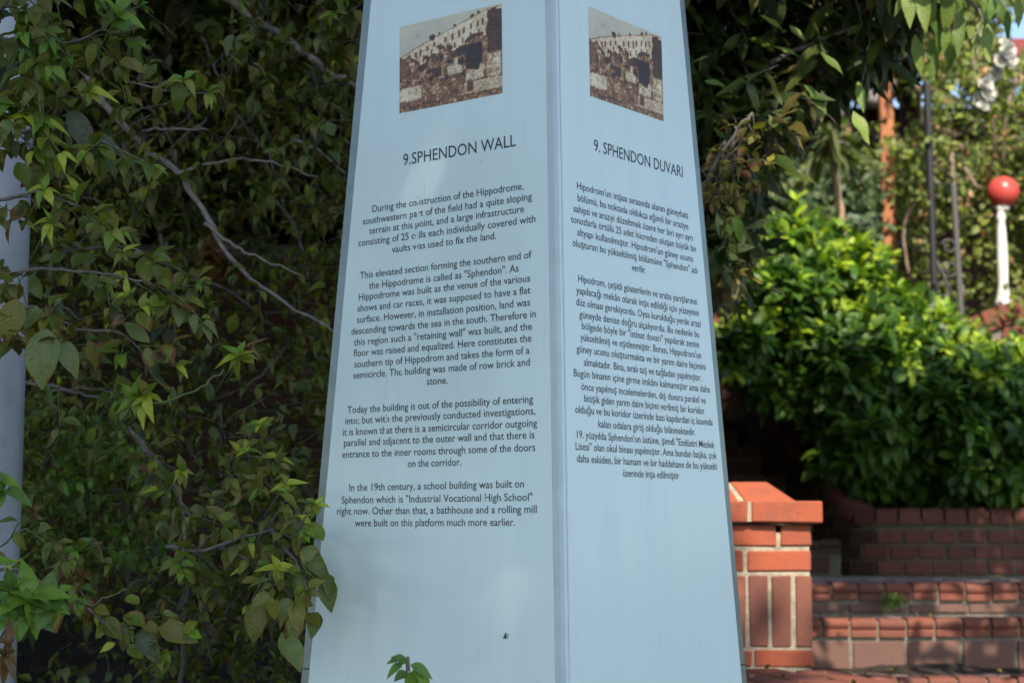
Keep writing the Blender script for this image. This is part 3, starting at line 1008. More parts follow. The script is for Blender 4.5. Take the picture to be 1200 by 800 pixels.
# shift so that the baluster stands on the coping
tb = (bx - cxp) / .46
bzc = 2.815 - .115 * tb * tb + .055
bal = thing('white_baluster', 'white turned baluster post standing on the brick pedestal under a red ball', 'baluster', (bx, by, bzc))
Hb = at(1176, 242, 10.2).z - bzc
pr = [(.098, 0), (.098, .03), (.078, .05), (.066, .09), (.055, .12), (.060, .15), (.063, .22), (.060, .32), (.050, .42), (.040, .455), (.052, .47), (.056, .485), (.040, .50), (.046, .52), (.040, Hb)]
pr = [(r_ * .52, z * Hb / .54) if i < len(pr) - 1 else (r_, Hb) for i, (r_, z) in enumerate(pr)]
V, F_ = lathe_data(pr, 24, bx, by, bzc)
link('post', pymesh('post', V, F_, True), bal, mat=M['white_paint'])
bc = at(1175.5, 225, 10.2)
ballt = thing('red_ball_lamp', 'shiny red ball lamp on top of the white baluster', 'lamp', (bc.x, bc.y, bc.z - .09))
rb = 19 / F_PX * 10.2
pr = [(max(.002, rb * math.sin(math.pi * i / 14)), -rb * math.cos(math.pi * i / 14)) for i in range(15)]
V, F_ = lathe_data(pr, 28, bc.x, bc.y, bc.z)
link('globe', pymesh('globe', V, F_, True), ballt, mat=M['red_ball'])
V, F_ = lathe_data([(.034, -rb - .012), (.034, -rb + .012), (.022, -rb + .02)], 20, bc.x, bc.y, bc.z)
link('collar', pymesh('collar', V, F_), ballt, mat=M['white_paint'])

# --- iron posts with scrollwork
def iron_post(label, pa, pb, Y, r, m):
    a, b = at(pa[0], pa[1], Y), at(pb[0], pb[1], Y)
    k = (b - a) / (b.z - a.z)
    a = a + k * (2.3 - a.z)                              # down to the terrace
    t = thing('iron_post', label, 'post', a, 'iron posts of the terrace fence')
    n = int((b - a).length / .035)
    pts, rad = [], []
    for i in range(n + 1):                               # ribbed like rope
        for f_, rr in ((0, 1.0), (.5, .82)):
            pts.append(a.lerp(b, min(1, (i + f_) / n))); rad.append(r * rr)
    pts, rad = pts[:-1], rad[:-1]
    link('shaft', pymesh('shaft', *tube_data(pts, rad, 10), True), t, mat=m)
    V, F_ = lathe_data([(r * 2.4, 0), (r * 2.4, .03), (r * 1.3, .05)], 14, a.x, a.y, a.z)
    link('foot', pymesh('foot', V, F_), t, mat=m)
    return t
iron_post('tall ribbed black iron post rising out of the bright bush', (1095, 345), (1086, 95), 9.9, .024, M['black_iron'])
iron_post('shorter weathered iron post joined by scrollwork to the tall black post', (1125, 348), (1117, 215), 9.9, .020, M['grey_iron'])
scr = thing('iron_scrollwork', 'rusty iron scrolls between the two iron posts', 'ironwork', at(1107, 348, 9.9))
def curl(cx_, cy_, r0, a0, turns, name='scroll'):
    pts = []
    for i in range(26):
        t = i / 25
        a = a0 + turns * 2 * math.pi * t
        r_ = r0 * (1 - .55 * t)
        pts.append(at(cx_ + r_ * math.cos(a), cy_ - r_ * math.sin(a), 9.9))
    link(name, pymesh(name, *tube_data(pts, .0058, 6), True), scr, mat=M['grey_iron'])
curl(1113, 315, 10, 3.4, 1.2); curl(1105, 340, 10, .5, 1.25); curl(1112, 289, 9, 2.9, -1.1)
link('bar', pymesh('bar', *tube_data([at(1097, 305, 9.9), at(1103, 316, 9.9), at(1109, 330, 9.9), at(1118, 352, 9.9)], .008, 6), True), scr, mat=M['grey_iron'])
link('bar', pymesh('bar', *tube_data([at(1088, 213, 9.9), at(1118, 219, 9.9)], .007, 6), True), scr, mat=M['black_iron'])

# --- posts, house, lamp in the far right background
a, b = at(1043, 330, 10.9), at(1043, 92, 10.9)
k = b - a
a.z = 2.3
t = thing('wooden_post', 'bright orange square wooden post standing among vines behind the bush', 'post', a)
wv = .042
V, F_ = box_data(a.x - wv, a.x + wv, a.y - wv, a.y + wv, 2.3, b.z + .5)
me = pymesh('shaft', V, F_); bm = bmesh.new(); bm.from_mesh(me); bmesh.ops.bevel(bm, geom=list(bm.edges), offset=.008, segments=2, affect='EDGES'); bm.to_mesh(me); bm.free()
link('shaft', me, t, mat=M['orange_wood'])
box('bracket', a.x - wv - .06, a.x + wv + .06, a.y - .03, a.y + .03, b.z + .5, b.z + .58, M['orange_wood'], t)

house = thing('red_house', 'dark maroon house with a red roof edge half hidden behind vines', 'house', (3.0, 14.5, 2.2))
box('wall', -1.0, 8.0, 14.6, 14.8, 2.0, 5.15, M['maroon'], house)
V = [(-1.3, 12.4, 5.02), (8.3, 12.4, 5.02), (8.3, 15.2, 5.6), (-1.3, 15.2, 5.6), (-1.3, 12.4, 5.10), (8.3, 12.4, 5.10), (8.3, 15.2, 5.68), (-1.3, 15.2, 5.68)]
link('roof', pymesh('roof', V, [(0, 3, 2, 1), (4, 5, 6, 7), (0, 1, 5, 4), (1, 2, 6, 5), (2, 3, 7, 6), (3, 0, 4, 7)]), house, mat=M['red_roof'])
box('fascia', -1.3, 8.3, 12.37, 12.395, 4.90, 5.11, M['red_roof'], house)
for x in (3.0, 4.55):
    box('porch_post', x - .06, x + .06, 12.75, 12.87, 2.2, 5.0, M['maroon'], house)
box('beam', 3.65, 7.9, 13.2, 13.34, at(1150, 138, 13.2).z, at(1150, 122, 13.2).z + .02, M['beam'], house)
box('beam', 1.0, 3.1, 13.6, 13.72, at(1000, 160, 13.6).z, at(1000, 145, 13.6).z, M['beam'], house)
box('window_frame', 1.9, 2.9, 14.55, 14.62, 3.0, 4.2, M['beam'], house)
box('pane', 1.96, 2.84, 14.53, 14.555, 3.06, 4.14, M['black_iron'], house)
gc = at(1025, 115, 11.6)
t = thing('globe_lamp', 'dim white round globe lamp hanging in shade beside the orange post', 'lamp', gc)
rg = 12 / F_PX * 11.6
V, F_ = lathe_data([(max(.002, rg * math.sin(math.pi * i / 12)), -rg * math.cos(math.pi * i / 12)) for i in range(13)], 24, gc.x, gc.y, gc.z)
link('globe', pymesh('globe', V, F_, True), t, mat=M['globe'])
link('rod', pymesh('rod', *tube_data([gc + Vector((0, 0, rg - .01)), (gc.x, gc.y + .3, 5.03)], .008, 6)), t, mat=M['black_iron'])
# low pale kerb and blue cloth bundle glimpsed under the vines
t = thing('stone_bench', 'low pale stone bench glimpsed behind the orange post', 'bench', at(1070, 310, 11.6))
q = at(1066, 293, 11.6)
box('seat', q.x - .16, q.x + .16, 11.5, 11.9, q.z - .03, q.z + .03, M['pale_stone'], t, bevel=.008)
for s_ in (-.11, .11): box('leg', q.x + s_ - .03, q.x + s_ + .03, 11.55, 11.85, 2.25, q.z - .031, M['pale_stone'], t)
t = thing('cloth_bundle', 'small dark blue cloth bundle lying on the pale stone bench', 'cloth', q + Vector((0, 0, .03)))
V, F_ = [], []
for i in range(9):
    for k in range(14):
        th, ph = math.pi * i / 8, 2 * math.pi * k / 14
        rr = 1 + .18 * math.sin(3 * ph + i) 
        V.append((q.x + .05 + .10 * rr * math.sin(th) * math.cos(ph), 11.7 + .07 * rr * math.sin(th) * math.sin(ph), q.z + .032 + .035 + .035 * math.cos(th)))
for i in range(8):
    for k in range(14):
        F_.append((i * 14 + k, i * 14 + (k + 1) % 14, (i + 1) * 14 + (k + 1) % 14, (i + 1) * 14 + k))
link('cloth', pymesh('cloth', V, F_, True), t, mat=M['blue_cloth'])
# wooden stake in the left hedge
a = at(113, 575, 6.2); b = at(110, 478, 6.2)
t = thing('wooden_stake', 'short orange-brown wooden stake deep in the left hedge', 'stake', (a.x, a.y, 1.1))
link('shaft', pymesh('shaft', *join_data([box_data(a.x - .019, a.x + .019, 6.18, 6.22, 1.1, b.z)])), t, mat=M['stake_wood'])

# ------------------------------------------------------------------ leaves
def leaf_tpl(width, tips, seed, tint, brown, fold=.25, curl=.25, ns=5, twist=.15, shape='ovate'):
    """one leaf of length 1 along +Y, its upper face towards +Z"""
    r = random.Random(seed)
    ts = [i / (ns + 1) for i in range(1, ns + 1)]
    V, LC = [(0, 0, 0)], [(.5, 0)]
    cu = curl * r.uniform(.4, 1.6) * r.choice((1, 1, 1, -.3)); fo = fold * r.uniform(.5, 1.5); tw = r.uniform(-twist, twist)
    wav = r.uniform(0, .05) * (1.8 if ns > 6 else 1); ph = r.uniform(0, 6)
    for t in ts:
        if shape == 'ovate': w = math.sin(math.pi * t ** .88) ** .92
        elif shape == 'lance': w = math.sin(math.pi * t ** .85) ** 1.0
        else: w = math.sin(math.pi * t ** 1.15) ** .75
        w *= width / 2
        z = -cu * t * t
        yy = t * (1 - .12 * abs(cu))
        a = tw * t * 3
        for s in (-1, 0, 1):
            x, zz = s * w, (fo * w if s else 0) + (wav * math.sin(9 * t + ph + s * 2) if s else 0)
            V.append((x * math.cos(a) - zz * math.sin(a), yy, z + x * math.sin(a) + zz * math.cos(a)))
            LC.append((.5 + .5 * s, t))
    V.append((0, 1 * (1 - .12 * abs(cu)), -cu)); LC.append((.5, 1))
    n = len(V)
    F3 = [(0, 2, 1), (0, 3, 2)]
    F4 = []
    for i in range(ns - 1):
        b = 1 + 3 * i
        F4 += [(b, b + 1, b + 4, b + 3), (b + 1, b + 2, b + 5, b + 4)]
    b = 1 + 3 * (ns - 1)
    F3 += [(b, b + 1, n - 1), (b + 1, b + 2, n - 1)]
    V = np.array(V, dtype=float)
    T = np.tile(np.array([tint[0], tint[1], tint[2], 1.0]), (n, 1))
    br = brown
    L = np.array([(s, t, br, r.random()) for s, t in LC])
    return dict(V=V, F3=np.array(F3), F4=np.array(F4).reshape(-1, 4), T=T, L=L, me=None)

def palette(cols, seed, n, width, brown=(0, 0), **kw):
    r = random.Random(seed)
    out = []
    for k in range(n):
        c = cols[k % len(cols)]
        f = r.uniform(.75, 1.25)
        out.append(leaf_tpl(width * r.uniform(.85, 1.15), 0, seed * 100 + k, tuple(min(1, x * f) for x in c), r.uniform(*brown), **kw))
    return out

def frame(d, up):
    d = d.normalized()
    z = up - d * up.dot(d)
    if z.length < 1e-3: z = Vector((.1, -.9, .3)) - d * Vector((.1, -.9, .3)).dot(d)
    z.normalize()
    x = d.cross(z)
    return x, d, z

class Plant:
    def __init__(self, root, m_leaf, m_stem, seed):
        self.root, self.ml, self.ms = root, m_leaf, m_stem
        self.leaves = []                                 # (pos, x, y, z axes, size, template)
        self.stems = []                                  # (points, radii)
        self.r = random.Random(seed)
        self.allow = None

    def leaf(self, pos, d, up, size, pal):
        if self.allow and not self.allow(pos): return
        self.leaves.append((pos, *frame(d, up), size, self.r.choice(pal)))

    def twig(self, p0, d, length, n, size, pal, tip=None, up=Vector((0, -.35, 1)), grav=.25, spread=.8, rad=.0022, ros=4, start=.2, droop=.2, stem=True):
        r = self.r
        d = d.normalized()
        pts = [Vector(p0)]
        seg = 5
        for i in range(seg):
            d = (d + Vector((r.uniform(-.16, .16), r.uniform(-.16, .16), r.uniform(-.16, .16) - grav * .2))).normalized()
            pts.append(pts[-1] + d * (length / seg))
        if stem: self.stems.append((pts, [rad * (1 - .6 * i / seg) for i in range(seg + 1)]))
        ph = r.uniform(0, 6.28)
        for k in range(n):
            t = start + (1 - start) * (k + .5) / n
            f_ = t * seg; i = min(int(f_), seg - 1)
            p = pts[i].lerp(pts[i + 1], f_ - i)
            dd = (pts[i + 1] - pts[i]).normalized()
            a = ph + k * 2.4
            x, _, z = frame(dd, Vector((0, 0, 1)))
            side = x * math.cos(a) + z * math.sin(a)
            ld = dd * (1 - spread) + side * spread + Vector((0, 0, -droop))
            uu = up + Vector((r.uniform(-.5, .5), r.uniform(-.5, .5), r.uniform(-.3, .3)))
            self.leaf(p + side * .004, ld, uu, size * r.uniform(.7, 1.2), pal)
        for k in range(ros):
            a = ph + k * 2 * math.pi / max(ros, 1) + r.uniform(-.3, .3)
            x, _, z = frame(d, Vector((0, 0, 1)))
            side = x * math.cos(a) + z * math.sin(a)
            self.leaf(pts[-1], d * .6 + side * r.uniform(.4, .9), up + d * .3, size * r.uniform(.45, .85), tip or pal)
        return pts

    def finish(self, n_ind=300, leaf_name='leaf', mass_name='foliage', stem_name='twigs', min_px=9):
        r = self.r
        base = wloc(self.root)
        if self.stems:
            V, F_ = join_data([tube_data(p, q, 5, True) for p, q in self.stems])
            o = link(stem_name, pymesh(stem_name, V, F_, True), self.root, mat=self.ms)
            o['kind'] = 'stuff'
        sc = []
        for i, L_ in enumerate(self.leaves):
            px, py, dp = to_px(L_[0] + L_[2] * (L_[4] * .5))
            s = L_[4] * F_PX / max(dp, .1)
            inn = -10 < px < 1210 and -10 < py < 810 and s >= min_px
            hid = pyl_hides(px, py, dp)
            sc.append((-(s * (1.6 - dp * .12)) if inn and not hid else 1e6 + i, i))
        sc.sort()
        ind = [i for q, i in sc[:n_ind] if q < 1e6]
        inds = set(ind)
        for i in ind:
            pos, x, y, z, size, tp = self.leaves[i]
            if tp['me'] is None or tp.get('mm') != self.ml.name:
                F_ = [tp['F3'], tp['F4']]
                me = npmesh('leaf', tp['V'], F_, tp['T'], tp['L'])
                me.materials.append(self.ml)
                tp['me'] = me; tp['mm'] = self.ml.name
            o = bpy.data.objects.new(leaf_name, tp['me'])
            COL.objects.link(o)
            o.parent = self.root
            R_ = Matrix((x, y, z)).transposed()
            o.rotation_euler = R_.to_euler()
            o.location = pos - base
            o.scale = (size, size, size)
        rest = [L_ for i, L_ in enumerate(self.leaves) if i not in inds]
        if rest:
            by = {}
            for L_ in rest: by.setdefault(id(L_[5]), (L_[5], []))[1].append(L_)
            VV, T, LC, F3, F4, off = [], [], [], [], [], 0
            for tp, Ls in by.values():
                R_ = np.array([[tuple(L_[1]), tuple(L_[2]), tuple(L_[3])] for L_ in Ls])     # rows are axes
                S = np.array([L_[4] for L_ in Ls])[:, None, None]
                P = np.array([tuple(L_[0] - base) for L_ in Ls])[:, None, :]
                v = np.einsum('vk,nkj->nvj', tp['V'], R_) * S + P
                n, m_ = len(Ls), len(tp['V'])
                VV.append(v.reshape(-1, 3)); T.append(np.tile(tp['T'], (n, 1))); LC.append(np.tile(tp['L'], (n, 1)))
                o_ = (off + np.arange(n) * m_)[:, None, None]
                F3.append((tp['F3'][None] + o_).reshape(-1, 3)); F4.append((tp['F4'][None] + o_).reshape(-1, 4))
                off += n * m_
            me = npmesh(mass_name, np.concatenate(VV), [np.concatenate(F3), np.concatenate(F4)], np.concatenate(T), np.concatenate(LC))
            o = link(mass_name, me, self.root, loc=base, mat=self.ml)
            o['kind'] = 'stuff'
        print('plant', self.root.name, len(self.leaves), 'leaves', len(ind), 'single')

def pyl_hides(px, py, dp):
    t = py / 800
    return dp > 3.5 and 424 + (351 - 424) * t < px < 802 + 75 * t

def branch(root, pts, r0, r1, m, name='branch', k=5, jit=.004, n=8):
    P = smooth_path(pts, k, jit)
    rad = [r0 + (r1 - r0) * i / (len(P) - 1) for i in range(len(P))]
    rad = [q * (1 + .12 * math.sin(i * 2.3)) for i, q in enumerate(rad)]
    link(name, pymesh(name, *tube_data(P, rad, n), True), root, mat=m)
    return P

def rv(r, a=1.0):
    while True:
        v = Vector((r.uniform(-1, 1), r.uniform(-1, 1), r.uniform(-1, 1)))
        if .05 < v.length < 1: return v.normalized() * a

DK, MD, OL = (.026, .042, .006), (.088, .130, .013), (.150, .145, .014)
YG, LG, GR = (.32, .38, .030), (.15, .27, .022), (.115, .155, .045)
P_dark = palette([DK, MD, OL, DK, GR, (.06, .045, .02)], 3, 24, .50, (0, .55), curl=.5, fold=.5)
P_mid = palette([MD, OL, GR, MD, (.16, .20, .025)], 4, 20, .55, (0, .72), curl=.55, fold=.55)
P_big = palette([MD, GR, (.045, .065, .03), OL], 5, 16, .52, (.1, .85), ns=7, curl=.5, fold=.4)
P_yel = palette([YG, (.19, .21, .03), LG], 6, 12, .50, (0, .45), curl=.75, fold=.5)
P_lgt = palette([LG, (.10, .20, .03)], 7, 10, .52, (0, .2), curl=.6, fold=.4, ns=6)
P_dead = palette([(.13, .06, .035), (.10, .055, .04), (.16, .09, .05)], 8, 8, .5, (.5, 1.1), curl=1.1, fold=.9)
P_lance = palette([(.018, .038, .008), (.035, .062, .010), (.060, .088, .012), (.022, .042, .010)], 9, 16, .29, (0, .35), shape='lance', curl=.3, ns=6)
P_lance_lit = palette([(.13, .21, .035), (.10, .19, .04), (.16, .22, .05)], 10, 12, .30, (0, .3), shape='lance', curl=.2, ns=6)  # same long leaf in a paler tint that paints it sunlit
P_olive = palette([(.10, .085, .02), (.07, .06, .015)], 21, 8, .29, (0, .35), shape='lance', curl=.3, ns=6)
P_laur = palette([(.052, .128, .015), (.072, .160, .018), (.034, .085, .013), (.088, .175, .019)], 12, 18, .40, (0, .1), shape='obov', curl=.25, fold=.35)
P_laur_lit = palette([(.33, .44, .03), (.24, .38, .03)], 13, 10, .40, (0, 0), shape='obov', curl=.3, fold=.35)  # yellower leaf tint with the sun's glow painted in
P_vine = palette([(.18, .24, .03), (.26, .32, .04), (.10, .15, .03), (.24, .28, .05), (.09, .13, .03), (.34, .19, .08), (.16, .22, .035), (.18, .24, .04), (.12, .18, .03), (.22, .27, .05)], 14, 22, .66, (0, .4), ns=3)
P_grey = palette([(.07, .12, .05), (.09, .14, .06)], 15, 8, .6, (0, .1))
P_twig = palette([(.16, .17, .035), (.12, .13, .03), (.24, .23, .04), (.28, .14, .06)], 16, 14, .5, (.3, .9), curl=.5)
P_red = palette([(.50, .14, .05), (.48, .33, .05)], 17, 6, .6, (.1, .5))
P_tree = palette([(.045, .08, .02), (.06, .10, .025)], 18, 8, .6, (0, .2), ns=2)

# ---- 1. the dark hedge tree at the left
HX = thing('hedge_tree', 'dark leafy tree with bare grey diagonal branches filling the left side behind the pylon', 'tree', (-1.6, 5.2, 1.0))
H = Plant(HX, M['leaf'], M['bark'], 101)
branch(HX, [(-1.6, 5.2, .9), (-1.64, 5.15, 1.6), (-1.75, 5.0, 2.4), (-1.6, 5.0, 3.2), (-1.4, 5.1, 4.2), (-1.45, 5.2, 5.3)], .075, .03, M['bark'], 'trunk', jit=.01, n=12)
b1 = branch(HX, [at(60, 30, 4.75), at(90, 75, 4.7), at(148, 150, 4.6), at(205, 200, 4.5), at(243, 258, 4.45), at(268, 300, 4.4), at(320, 345, 4.35), at(390, 388, 4.3)], .012, .0032, M['bark_light'], jit=.006)
b2 = branch(HX, [at(235, -40, 4.9), at(272, 2, 4.8), at(318, 32, 4.7), at(372, 76, 4.6), at(402, 92, 4.6), at(440, 120, 4.6)], .013, .006, M['bark_light'], jit=.006)
b3 = branch(HX, [at(207, 203, 4.5), at(240, 193, 4.45), at(280, 186, 4.4), at(318, 190, 4.4), at(372, 207, 4.4)], .005, .002, M['bark_light'])
b4 = branch(HX, [at(168, 153, 4.58), at(205, 151, 4.5), at(245, 153, 4.5)], .004, .002, M['bark_light'])
b5 = branch(HX, [at(345, 165, 4.5), at(372, 175, 4.45), at(405, 203, 4.45)], .004, .0025, M['bark_light'])
b6 = branch(HX, [at(240, 262, 4.45), at(270, 285, 4.4), at(300, 300, 4.4), at(352, 322, 4.4)], .005, .002, M['bark_light'])
b7 = branch(HX, [at(20, 445, 4.3), at(70, 455, 4.25), at(100, 462, 4.25), at(140, 465, 4.2)], .005, .0025, M['bark'])
b8 = branch(HX, [at(225, 20, 5.0), at(240, 50, 4.95), at(252, 80, 4.9), at(262, 110, 4.9)], .005, .003, M['bark'])
b9 = branch(HX, [at(140, 160, 5.1), at(180, 250, 5.0), at(200, 330, 5.0), at(205, 420, 5.0)], .008, .004, M['bark'])
for k in range(16):
    px, py = H.r.uniform(20, 400), H.r.uniform(0, 600); Y = H.r.uniform(4.5, 5.8)
    a = at(px, py, Y); an = H.r.uniform(.2, 2.6); L_ = H.r.uniform(60, 170)
    branch(HX, [a, at(px + L_ * .5 * math.cos(an), py + L_ * .5 * math.sin(an), Y - .05), at(px + L_ * math.cos(an + .2), py + L_ * math.sin(an + .2), Y - .05)], .0055, .002, M['bark'], name='branch', n=6)
r = H.r
def hedge_dens(p):
    px, py, dp = to_px(p)
    d = 1.0
    if 160 < px < 420 and 455 < py < 660: d = .30 if p.y > 4.4 else .45
    if 20 < px < 230 and py > 660: d = .35
    if 200 < px < 345 and 270 < py < 470 and p.y < 5.0: d = .45
    return d
cnt = 0
for k in range(12000):
    px, py, Y = r.uniform(-190, 470), r.uniform(-190, 900), 4.35 + 2.1 * r.random() ** 1.2
    p = at(px, py, Y)
    if p.z < .9: continue
    v = float(vnoise(np.array([[p.x, p.y, p.z]]), 3, 3.4)[0])
    if v < .455 or r.random() > hedge_dens(p): continue
    d = rv(r) + Vector((0, -.5, -.1))
    u = r.random()
    H.twig(p, d, r.uniform(.10, .24), r.randint(3, 6), r.uniform(.034, .056), P_dark if u < .66 else P_mid, tip=P_yel if r.random() < .16 else P_mid, ros=r.randint(2, 4), stem=cnt % 2 == 0, rad=.0016)
    cnt += 1
    if cnt > 2900: break
# crown above and beyond the frame
for k in range(2600):
    p = Vector((r.uniform(-4.2, .1), r.uniform(4.4, 7.0), r.uniform(3.1, 6.8)))
    if p.z < EYE + p.y * .32: continue
    if p.x > -.4 and p.y * .69 + p.z * .72 < 6: continue
    H.twig(p, rv(r) + Vector((0, -.3, 0)), .3, 6, .13, P_dark, ros=3, stem=False)
for k in range(900):
    p = Vector((r.uniform(-4.4, -2.0), r.uniform(4.3, 6.0), r.uniform(.7, 3.2)))
    H.twig(p, rv(r) + Vector((0, -.3, 0)), .3, 6, .09, P_dark, ros=3, stem=False)
# leaves along the named bare branches
for P, n in ((b3, 4), (b5, 5), (b2, 6), (b8, 5), (b1, 5)):
    for q in range(n):
        p = P[int(r.uniform(.35, 1) * (len(P) - 1))]
        H.twig(p, rv(r) + Vector((0, -.4, -.3)), .07, 3, .042, P_mid, ros=1, rad=.0012)
# dried tuft
for k in range(46):
    t = r.random()
    p = at(240 + 34 * t + r.uniform(-8, 8), 272 + 42 * t + r.uniform(-6, 14), 4.42)
    H.leaf(p, Vector((r.uniform(-.6, .6), -.3, -1)), rv(r), r.uniform(.025, .055), P_dead)
H.finish()

# ---- 2. ivy-like dark trees that close the view far behind the left hedge
EV = thing('evergreen_tree', 'tall dark evergreen closing the view beyond the old brick wall', 'tree', (-1.7, 8.6, 1.6))
E_ = Plant(EV, M['leaf'], M['bark'], 102)
branch(EV, [(-1.7, 8.6, 1.4), (-1.75, 8.6, 3), (-1.6, 8.7, 5), (-1.7, 8.6, 6.5)], .14, .05, M['bark'], 'trunk', jit=.02, n=12)
r = E_.r
for k in range(3400):
    p = Vector((r.uniform(-4.8, .75), r.uniform(7.4, 9.6), r.uniform(1.7, 6.2)))
    if (p.x + 1.8) ** 2 / 9 + (p.z - 3.6) ** 2 / 8 > 1: continue
    E_.twig(p, rv(r), .35, 6, .19, P_dark, ros=3, stem=False)
E_.finish(n_ind=0)
EV2 = thing('far_evergreen_tree', 'broad dark evergreen far behind the left hedge, a second tree beyond the first', 'tree', (-2.2, 11.6, 1.7))
E2 = Plant(EV2, M['leaf'], M['bark'], 122)
branch(EV2, [(-2.2, 11.6, 1.5), (-2.25, 11.6, 3.5), (-2.0, 11.7, 6), (-2.1, 11.6, 8)], .18, .06, M['bark'], 'trunk', jit=.02, n=12)
r = E2.r
for k in range(2300):
    p = Vector((r.uniform(-6.4, .6), r.uniform(10.8, 12.4), r.uniform(1.7, 7.2)))
    if (p.x + 2.7) ** 2 / 13 + (p.z - 4.2) ** 2 / 12 > 1: continue
    E2.twig(p, rv(r), .4, 6, .30, P_dark, ros=3, stem=False)
E2.finish(n_ind=0)

# ---- 3. near shrub at the left edge, in front of the grey pole
NS = thing('near_shrub', 'shrub with large brown-edged leaves reaching in at the left before the grey pole', 'shrub', (-1.15, 2.95, 0))
S1 = Plant(NS, M['leaf'], M['green_stem'], 103)
r = S1.r
branch(NS, [(-1.15, 2.95, 0), (-1.12, 2.95, .6), (-1.02, 2.95, 1.1), (-1.0, 2.98, 1.6), (-.95, 3.0, 2.2), (-.90, 3.0, 2.55)], .016, .006, M['bark'], 'trunk')
branch(NS, [(-1.12, 2.95, .5), (-1.2, 3.0, 1.2), (-1.15, 3.0, 1.9), (-1.0, 3.0, 2.5)], .012, .004, M['bark'], 'trunk')
def spray(path_px, Y0, Y1, n, size, pal, tip, pl, r0=.0042, r1=.0015, twl=.07, m=None, big=None, up=Vector((0, -.6, .8))):
    size *= .88
    pts = [at(x, y, Y0 + (Y1 - Y0) * i / (len(path_px) - 1)) for i, (x, y) in enumerate(path_px)]
    n = int(n * 1.35)
    P = branch(pl.root, pts, r0, r1, m or M['bark'], jit=.002, n=6)
    for k in range(n):
        t = (k + .7) / n
        i = min(int(t * (len(P) - 1)), len(P) - 2)
        dd = (P[i + 1] - P[i]).normalized()
        pl.twig(P[i], dd * .7 + rv(pl.r, .8) + Vector((0, -.25, -.05)), twl * pl.r.uniform(.5, 1.3), pl.r.randint(3, 5), size, pal if not big or pl.r.random() > .4 else big,
                tip=tip if pl.r.random() < .4 else pal, ros=3, rad=.0014, up=up, droop=.25)
    pl.twig(P[-1], (P[-1] - P[-3]), twl, 4, size * .9, pal, tip=tip, ros=5, up=up)
    return P
spray([(-60, 120), (0, 90), (40, 62), (90, 48), (125, 30)], 3.05, 3.0, 7, .056, P_mid, P_lgt, S1, big=P_big)
spray([(-40, 90), (20, 70), (60, 55), (100, 60), (150, 95), (205, 108)], 3.1, 3.0, 8, .048, P_mid, P_yel, S1)
spray([(-60, 190), (0, 165), (50, 150), (100, 160), (140, 175)], 3.0, 2.95, 8, .052, P_mid, P_yel, S1, big=P_big)
spray([(-60, 250), (0, 235), (45, 225), (75, 235), (100, 245)], 3.0, 2.9, 6, .050, P_mid, P_yel, S1, big=P_big)
spray([(-60, 330), (0, 325), (50, 315), (110, 320), (170, 330), (205, 345)], 3.05, 3.0, 9, .052, P_mid, P_mid, S1, big=P_big)
spray([(-60, 380), (0, 365), (40, 360), (90, 385), (140, 390), (165, 410)], 3.0, 3.0, 8, .056, P_big, P_yel, S1, big=P_big)
spray([(60, 300), (110, 290), (150, 290), (195, 310)], 3.15, 3.1, 7, .048, P_mid, P_yel, S1)
spray([(-60, 20), (0, 10), (30, -5), (70, -10)], 3.0, 3.0, 6, .055, P_mid, P_lgt, S1, big=P_big)
spray([(-60, 60), (0, 45), (30, 60), (42, 95)], 2.95, 2.9, 7, .050, P_mid, P_lgt, S1)
spray([(-60, 130), (-10, 120), (20, 125), (45, 145)], 2.95, 2.9, 6, .048, P_mid, P_yel, S1)
spray([(-50, 20), (0, 5), (25, 15), (45, 30)], 2.9, 2.9, 6, .050, P_mid, P_lgt, S1)
# the two long spotted leaves hanging on the left
for x0, y0, x1, y1, s in ((55, 385, 48, 455, 1), (70, 395, 90, 440, 1), (20, 350, 8, 400, 1), (80, 130, 110, 172, 1), (10, 95, 48, 118, 1), (30, 240, 12, 262, 1), (20, 190, 35, 222, 1)):
    a, b = at(x0, y0, 2.95), at(x1, y1, 2.93)
    S1.leaf(a, b - a, Vector((.2, -1, .3)), (b - a).length, P_big)
# bright rosettes
def rosette(pl, x, y, Y, px, pal, n=6, d=Vector((.3, -.6, .5))):
    c = at(x, y, Y)
    d = Vector((pl.r.uniform(-.8, .8), -.5, pl.r.uniform(-.1, .8)))
    for k in range(n):
        a = k * 2 * math.pi / n + pl.r.uniform(-.3, .3)
        v = Vector((math.cos(a), pl.r.uniform(-.9, .2), math.sin(a)))
        pl.leaf(c, v + d * .55, Vector((pl.r.uniform(-.4, .4), -.8, .8)), px / F_PX * Y * pl.r.uniform(.7, 1.35), pal)
    pl.stems.append(([c + Vector((-.05, .05, -.06)), c + Vector((-.02, .02, -.02)), c], [.0018, .0016, .0013]))
for x, y, Y, px, pal, n in ((52, 222, 2.9, 22, P_yel, 6), (90, 225, 2.95, 17, P_yel, 5), (105, 108, 2.95, 20, P_yel, 7), (60, 262, 2.9, 20, P_yel, 5), (30, 138, 2.9, 20, P_yel, 4), (150, 345, 3.0, 18, P_yel, 4), (145, 296, 3.0, 15, P_yel, 5),
                         (160, 470, 3.05, 22, P_yel, 8), (172, 464, 3.05, 20, P_yel, 6), (138, 20, 2.95, 36, P_lgt, 5), (55, 58, 2.95, 24, P_lgt, 6)):
    rosette(S1, x, y, Y, px, pal, n)
spray([(60, 458), (100, 455), (140, 460)], 3.2, 3.1, 3, .045, P_mid, P_yel, S1, r0=.002)
branch(NS, [at(165, 470, 3.05), at(200, 468, 3.06), at(235, 455, 3.1), at(262, 432, 3.12)], .0022, .0016, M['green_stem'], n=6)
rosette(S1, 280, 418, 3.12, 22, P_yel, 8); rosette(S1, 292, 408, 3.14, 16, P_dead, 4)
S1.finish()

